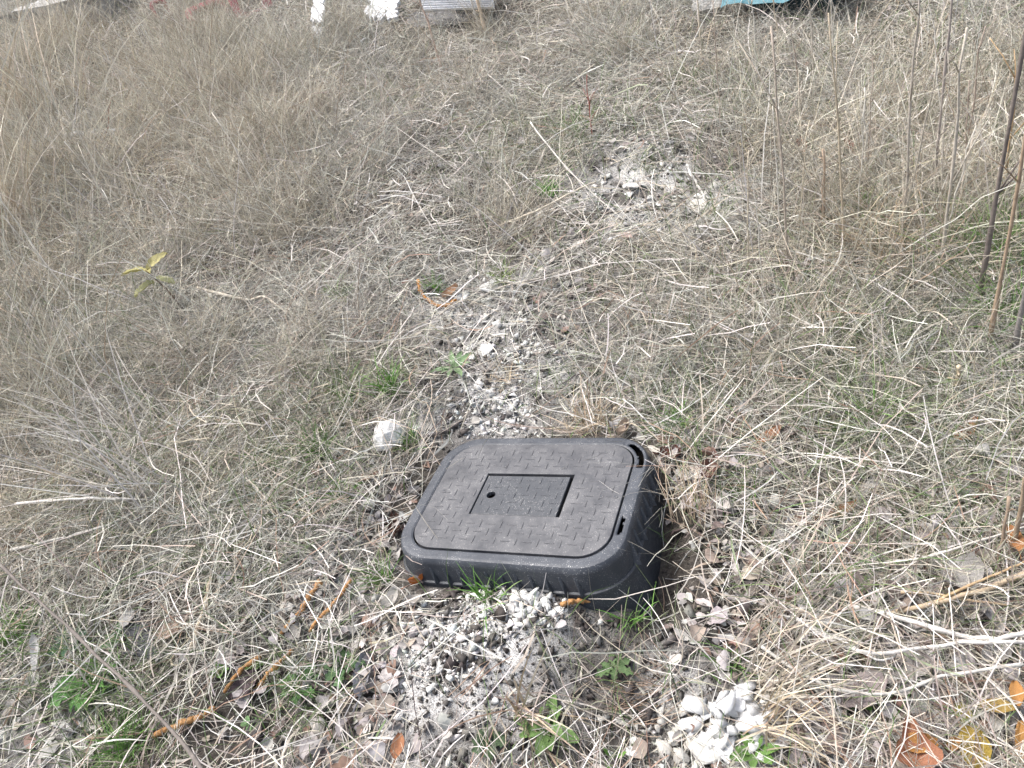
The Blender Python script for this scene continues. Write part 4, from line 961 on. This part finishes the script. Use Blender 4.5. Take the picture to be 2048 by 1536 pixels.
weed(912, 742, 44, 9, 'pale green rosette weed on the chalky path behind the box', (.20, .30, .15), 1, .3)
weed(1100, 1462, 60, 8, 'jagged green weed under the tan straw fan on the mound', (.15, .25, .08), 2, .42, 4)
weed(985, 1492, 34, 9, 'small dark green weed left of the tan straw fan', (.07, .11, .055), 3, .6, 3)
weed(608, 1375, 42, 8, 'green weed beside the orange painted twig end', (.09, .20, .06), 4, .45, 3)
weed(1510, 1512, 44, 8, 'leafy green weed right of the flat white slab', (.13, .24, .06), 5, .5)
weed(185, 1372, 58, 10, 'leafy green rosette at lower left', (.10, .24, .06), 6, .4, 3)
weed(150, 1290, 36, 7, 'blue-green broad leaves left of the rubber scrap', (.10, .20, .12), 7, .6)
weed(232, 1290, 30, 5, 'green broad leaves at the left edge of the rubber scrap', (.12, .23, .10), 8, .55)
weed(448, 1348, 22, 4, 'round green leaves left of the orange twigs', (.16, .30, .08), 9, .85)
weed(514, 1340, 22, 4, 'round green leaves between the orange twigs', (.16, .28, .08), 10, .85)
weed(690, 1340, 44, 9, 'dull green weed by the crumpled blue-grey leaf', (.10, .18, .08), 11, .5, 3)
weed(1720, 1405, 26, 5, 'small bright weed in the litter at lower right', (.14, .30, .06), 12, .6)
weed(1230, 1352 - 10, 36, 8, 'small green weed on the right of the mound', (.12, .19, .08), 13, .4, 3)
weed(1330, 862, 30, 5, 'low green weed by the back right corner of the box', (.14, .26, .09), 14, .45)
weed(505, 1452, 16, 4, 'tiny round-leaved weed on bare soil', (.16, .27, .12), 15, .85)
weed(1230, 1522, 34, 3, 'upright green leaf at the bottom edge', (.17, .33, .07), 16, .3, rise=60)
def seedling(u, v, hpx, leaves, label, seed, lean=(0, 0), stemc=(.16, .10, .07)):
    b = spot(u, v); s = hpx * m_per_px(b); rr = random.Random(seed)
    o = thing('seedling', label, 'plant', b)
    top = Vector((lean[0] * s, lean[1] * s, s))
    r = .0026
    st = link('stem', from_bm('stem', tube(jitter(smooth_path([Vector(), top * .5 + Vector((.006, 0, 0)), top], 9), .001, seed), r, r * .6, 6, 3, .1, seed), True), M['wood'], o); st.color = (*stemc, 1)
    for k, (f, ang, L, pitch, c_, wd) in enumerate(leaves):
        l = link('leaf', from_bm('leaf', leaf_mesh(seed * 20 + k, 1, wd, -.6, .14, 0, 10, 6, .9), True), M['leaf'], o); l.color = (*c_, 1)
        L = L * m_per_px(b); a = math.radians(ang); l.rotation_euler = (rr.gauss(0, .2), -math.radians(pitch), a); l.scale = (L,) * 3
        p_ = top * f; l.location = p_ + Vector((math.cos(a) * L * .5, math.sin(a) * L * .5, L * .4 * math.sin(math.radians(pitch))))
YO, OO = (.36, .26, .055), (.38, .19, .06)
seedling(372, 625, 100, [(1, 170, 44, 10, (.32, .295, .11), .6), (1, 20, 46, 15, (.33, .30, .12), .5), (.75, 200, 44, -10, (.36, .36, .17), .6), (.8, -20, 36, -25, (.40, .40, .20), .6), (.9, 100, 32, 10, (.32, .295, .11), .5)], 'yellow-leaved seedling in the left grass', 1, (-.2, 0))
seedling(1950, 1500, 50, [(1, 250, 66, -15, YO, .75), (.85, 80, 40, 0, (.30, .28, .05), .6)], 'seedling with one big golden heart-shaped leaf', 2, (0, .4))
seedling(1915, 1540, 60, [(.95, 165, 62, 5, OO, .55), (.6, 30, 36, 0, OO, .5)], 'seedling with an orange leaf at the lower right', 3, (-.3, .4))
seedling(2045, 1480, 60, [(1, 140, 54, -20, (.29, .20, .06), .45), (.8, 240, 66, -30, (.42, .22, .07), .3), (1.1, 60, 40, 10, OO, .5)], 'brown and gold leaved seedling at the right edge', 4, (0, .3))

# ------------------------------------------------------------------ rubbish
def board(name, label, cat, corners_uv, lift, thick, material, ridges=0, cuts=0, seed=0):
    """a sheet given by four ground pixels (top-left, top-right, bottom-right, bottom-left)"""
    P = [spot(u, v, l) for (u, v), l in zip(corners_uv, lift)]; b = sum(P, Vector()) / 4; P = [p_ - b for p_ in P]
    rr = random.Random(seed); bm = bmesh.new(); n, m = 10, 12; g = []
    nn = (P[1] - P[0]).cross(P[3] - P[0]).normalized()
    if nn.z < 0: nn = -nn
    for i in range(n + 1):
        row = []
        for j in range(m + 1):
            s, t = j / m, i / n
            if j in (0, m) and cuts: s += rr.uniform(-cuts, cuts)
            if i in (0, n) and cuts: t += rr.uniform(-cuts, cuts)
            q = (P[0] * (1 - s) + P[1] * s) * (1 - t) + (P[3] * (1 - s) + P[2] * s) * t
            row.append(bm.verts.new(q + nn * (thick * .8 * (i % 2) if ridges else rr.uniform(0, thick * .2))))
        g.append(row)
    for i in range(n):
        for j in range(m): bm.faces.new((g[i][j], g[i][j + 1], g[i + 1][j + 1], g[i + 1][j]))
    ex = bmesh.ops.extrude_face_region(bm, geom=bm.faces[:])
    for v in ex['geom']:
        if isinstance(v, bmesh.types.BMVert): v.co -= nn * thick
    bmesh.ops.recalc_face_normals(bm, faces=bm.faces[:])
    return thing(name, label, cat, b, None, from_bm(name, bm), M[material])
board('white_board', 'broken white board standing out of the grass at the top', 'board', [(628, -8), (650, -8), (644, 42), (620, 42)], (.12, .12, .05, .05), .012, 'white_board', cuts=.12, seed=1)
board('white_board', 'lower broken piece of white board in the grass', 'board', [(622, 50), (648, 56), (640, 76), (622, 86)], (.03, .03, .02, .02), .012, 'white_board', cuts=.15, seed=2)
board('white_board', 'white louvred panel lying in the rubbish at the top', 'panel', [(842, -2), (985, -6), (988, 16), (848, 22)], (.13, .13, .09, .09), .012, 'white_board', ridges=1, seed=3)
board('white_sheet', 'white sheet behind the louvred panel', 'sheet', [(845, -40), (1000, -40), (985, -5), (890, 0)], (.1, .1, .12, .12), .01, 'white_board', cuts=.05, seed=4)
board('white_scrap', 'crumpled white plastic scrap between board and panel', 'scrap', [(740, -10), (795, -10), (790, 32), (735, 36)], (.05, .06, .04, .03), .02, 'white_board', cuts=.2, seed=5)
board('black_sheet', 'black plastic sheet under the white louvred panel', 'sheet', [(820, 26), (960, 14), (935, 44), (812, 58)], (.03, .06, .03, .01), .015, 'black_sheet', cuts=.1, seed=6)
board('dark_sheet', 'dark plastic sheet half hidden in the upper left grass', 'sheet', [(380, 120), (545, 118), (520, 165), (350, 180)], (.02, .02, .015, .015), .01, 'black_sheet', cuts=.12, seed=7)
board('rubber_scrap', 'black rubber scrap with tread slits at lower left', 'rubber mat', [(250, 1240), (295, 1246), (318, 1318), (240, 1305)], (.014, .014, .012, .012), .008, 'rubber', cuts=.04, seed=8)
rs = bpy.data.objects['rubber_scrap']
bm = bmesh.new(); bmesh.ops.create_cube(bm, size=1); bmesh.ops.scale(bm, vec=(.014, .002, .002), verts=bm.verts); slit = from_bm('tread_ridge', bm); slit.materials.append(M['rubber'])
for i in range(3):
    for j in range(5):
        p_ = spot(256 + i * 16 + j * 2, 1254 + j * 13)
        o = link('tread_ridge', slit, None, rs); o.location = p_ - rs.location + Vector((0, 0, .016)); o.rotation_euler.z = (-1) ** i * .6
board('wood_plank', 'weathered grey plank end left of the blue tarp', 'plank', [(1385, -6), (1450, -10), (1450, 14), (1385, 24)], (.08, .08, .05, .05), .03, 'concrete', cuts=.03, seed=9)
def lump(name, label, cat, u, v, sx, sy, sz, material, seed, npts=30, yaw=0.0, lift=0.0, flat=1.0):
    p_ = spot(u, v)
    return thing(name, label, cat, p_ + Vector((0, 0, lift)), None, big_rock(seed, npts, flat), M[material], Quaternion((0, 0, 1), yaw), (sx, sy, sz), (.5, .5, .5))
# grey log
stick('grey_log', 'weathered grey log half buried in the upper left grass', 'log', [(70, 288, .02), (130, 276, .03), (190, 270, .03), (245, 262, .03)], 22, (.40, .40, .39), seed=31, wob=.12, taper=.8)
# concrete block with frayed white sacking on it
def block(name, label, cat, c, ax, ay, h, material, parent=None):
    bm = bmesh.new(); bmesh.ops.create_cube(bm, size=1)
    for v in bm.verts: v.co = ax * v.co.x + ay * v.co.y + Vector((0, 0, h * (v.co.z + .5)))
    bmesh.ops.subdivide_edges(bm, edges=bm.edges[:], cuts=3, use_grid_fill=True)
    rr = random.Random(3)
    for v in bm.verts: v.co += Vector((rr.gauss(0, .01), rr.gauss(0, .01), rr.gauss(0, .008)))
    return thing(name, label, cat, c, None, from_bm(name, bm), M[material])
a_, b_ = spot(10, 62), spot(225, 50); mid = (a_ + b_) / 2; axv = b_ - a_; axv.z = 0
ayv = Vector((-axv.y, axv.x, 0)).normalized() * .35
block('concrete_kerb', 'low grey concrete kerb at the top left corner', 'kerb', mid + ayv * .5 - Vector((0, 0, .06)), axv, ayv, .20, 'concrete')
tuft(165, 10, 60, 140, 'frayed white sacking on the concrete kerb', [(.72, .73, .75), (.60, .61, .63)], 60, 60, 'frayed_sacking', 'sacking', .10, 1.0, .014)
# red plastic frames
def red_frame(u, v, w, h, label, seed, yaw, bar=.022, tilt=60):
    p_ = spot(u, v); bm = bmesh.new(); o_ = rr_outline(w, h, min(w, h) * .45, 6, 4); i_ = rr_outline(w - bar, h - bar, min(w, h) * .35, 6, 4)
    bm.free(); bm = slab(o_, [i_], 0, .035, .003)
    q = Quaternion((0, 0, 1), yaw) @ Quaternion((1, 0, 0), math.radians(tilt))
    return thing('red_frame', label, 'plastic frame', p_ + Vector((0, 0, h * math.sin(math.radians(tilt)) - .03)), None, from_bm('red_frame', bm), M['red_plastic'], q)
red_frame(508, 20, .105, .12, 'brightest red plastic frame standing by the white board', 1, .25, .042)
red_frame(422, 38, .115, .09, 'faded red plastic ring sunk in the grass', 2, .3, .03, 40)
red_frame(332, 34, .045, .07, 'thin red plastic loop leftmost in the grass', 3, .5, .014, 65)
# blue tarp over a teal tub
tubp = spot(1575, 43); ax_ = (spot(1700, 35) - spot(1455, 39)); ax_.z = 0; Lx = ax_.length; yaw = math.atan2(ax_.y, ax_.x)
def tub_mesh(Lx, Ly, h):
    bm = bmesh.new(); rings = []
    for s, z in ((.82, 0), (.9, h * .5), (.96, h), (1.0, h), (1.0, h + .02), (.93, h + .02), (.86, h * .4)):
        rings.append([bm.verts.new((x, y, z)) for x, y in rr_outline(Lx * .5 * s, Ly * .5 * s, .12 * s, 6, 4)])
    for i in range(len(rings) - 1):
        for k in range(len(rings[0])): bm.faces.new((rings[i][k], rings[i][(k + 1) % len(rings[0])], rings[i + 1][(k + 1) % len(rings[0])], rings[i + 1][k]))
    bm.faces.new(rings[-1]); bmesh.ops.recalc_face_normals(bm, faces=bm.faces); return from_bm('plastic_tub', bm, True)
back = Vector((-math.sin(yaw), math.cos(yaw), 0))
thing('plastic_tub', 'dark teal plastic tub under the blue tarp at the top', 'tub', tubp + back * .25 - Vector((0, 0, .04)), None, tub_mesh(Lx * .92, .5, .13), M['teal_tub'], Quaternion((0, 0, 1), yaw))
bm = bmesh.new(); n, m = 34, 16; g = []; rr = random.Random(8)
for i in range(m + 1):
    row = []
    for j in range(n + 1):
        a = (j / n - .5) * Lx * 1.02; b = (i / m - .5) * .60
        e = max(0, abs(a) / (Lx * .46) - 1) + max(0, abs(b) / .24 - 1)
        z = .122 - e * .10 - .012 * math.cos(a * 16) * (1 if e == 0 else .3) + .02 * float(vnoise(np.array(a * 9), np.array(b * 9), 8)) + .02 * float(vnoise(np.array(a * 25), np.array(b * 25), 9))
        row.append(bm.verts.new((a, b, z)))
    g.append(row)
for i in range(m):
    for j in range(n): bm.faces.new((g[i][j], g[i][j + 1], g[i + 1][j + 1], g[i + 1][j]))
tarp = thing('blue_tarp', 'crumpled light blue tarp spread over the teal tub at the top', 'tarp', tubp + back * .25, None, from_bm('blue_tarp', bm, True), M['blue_tarp'], Quaternion((0, 0, 1), yaw))
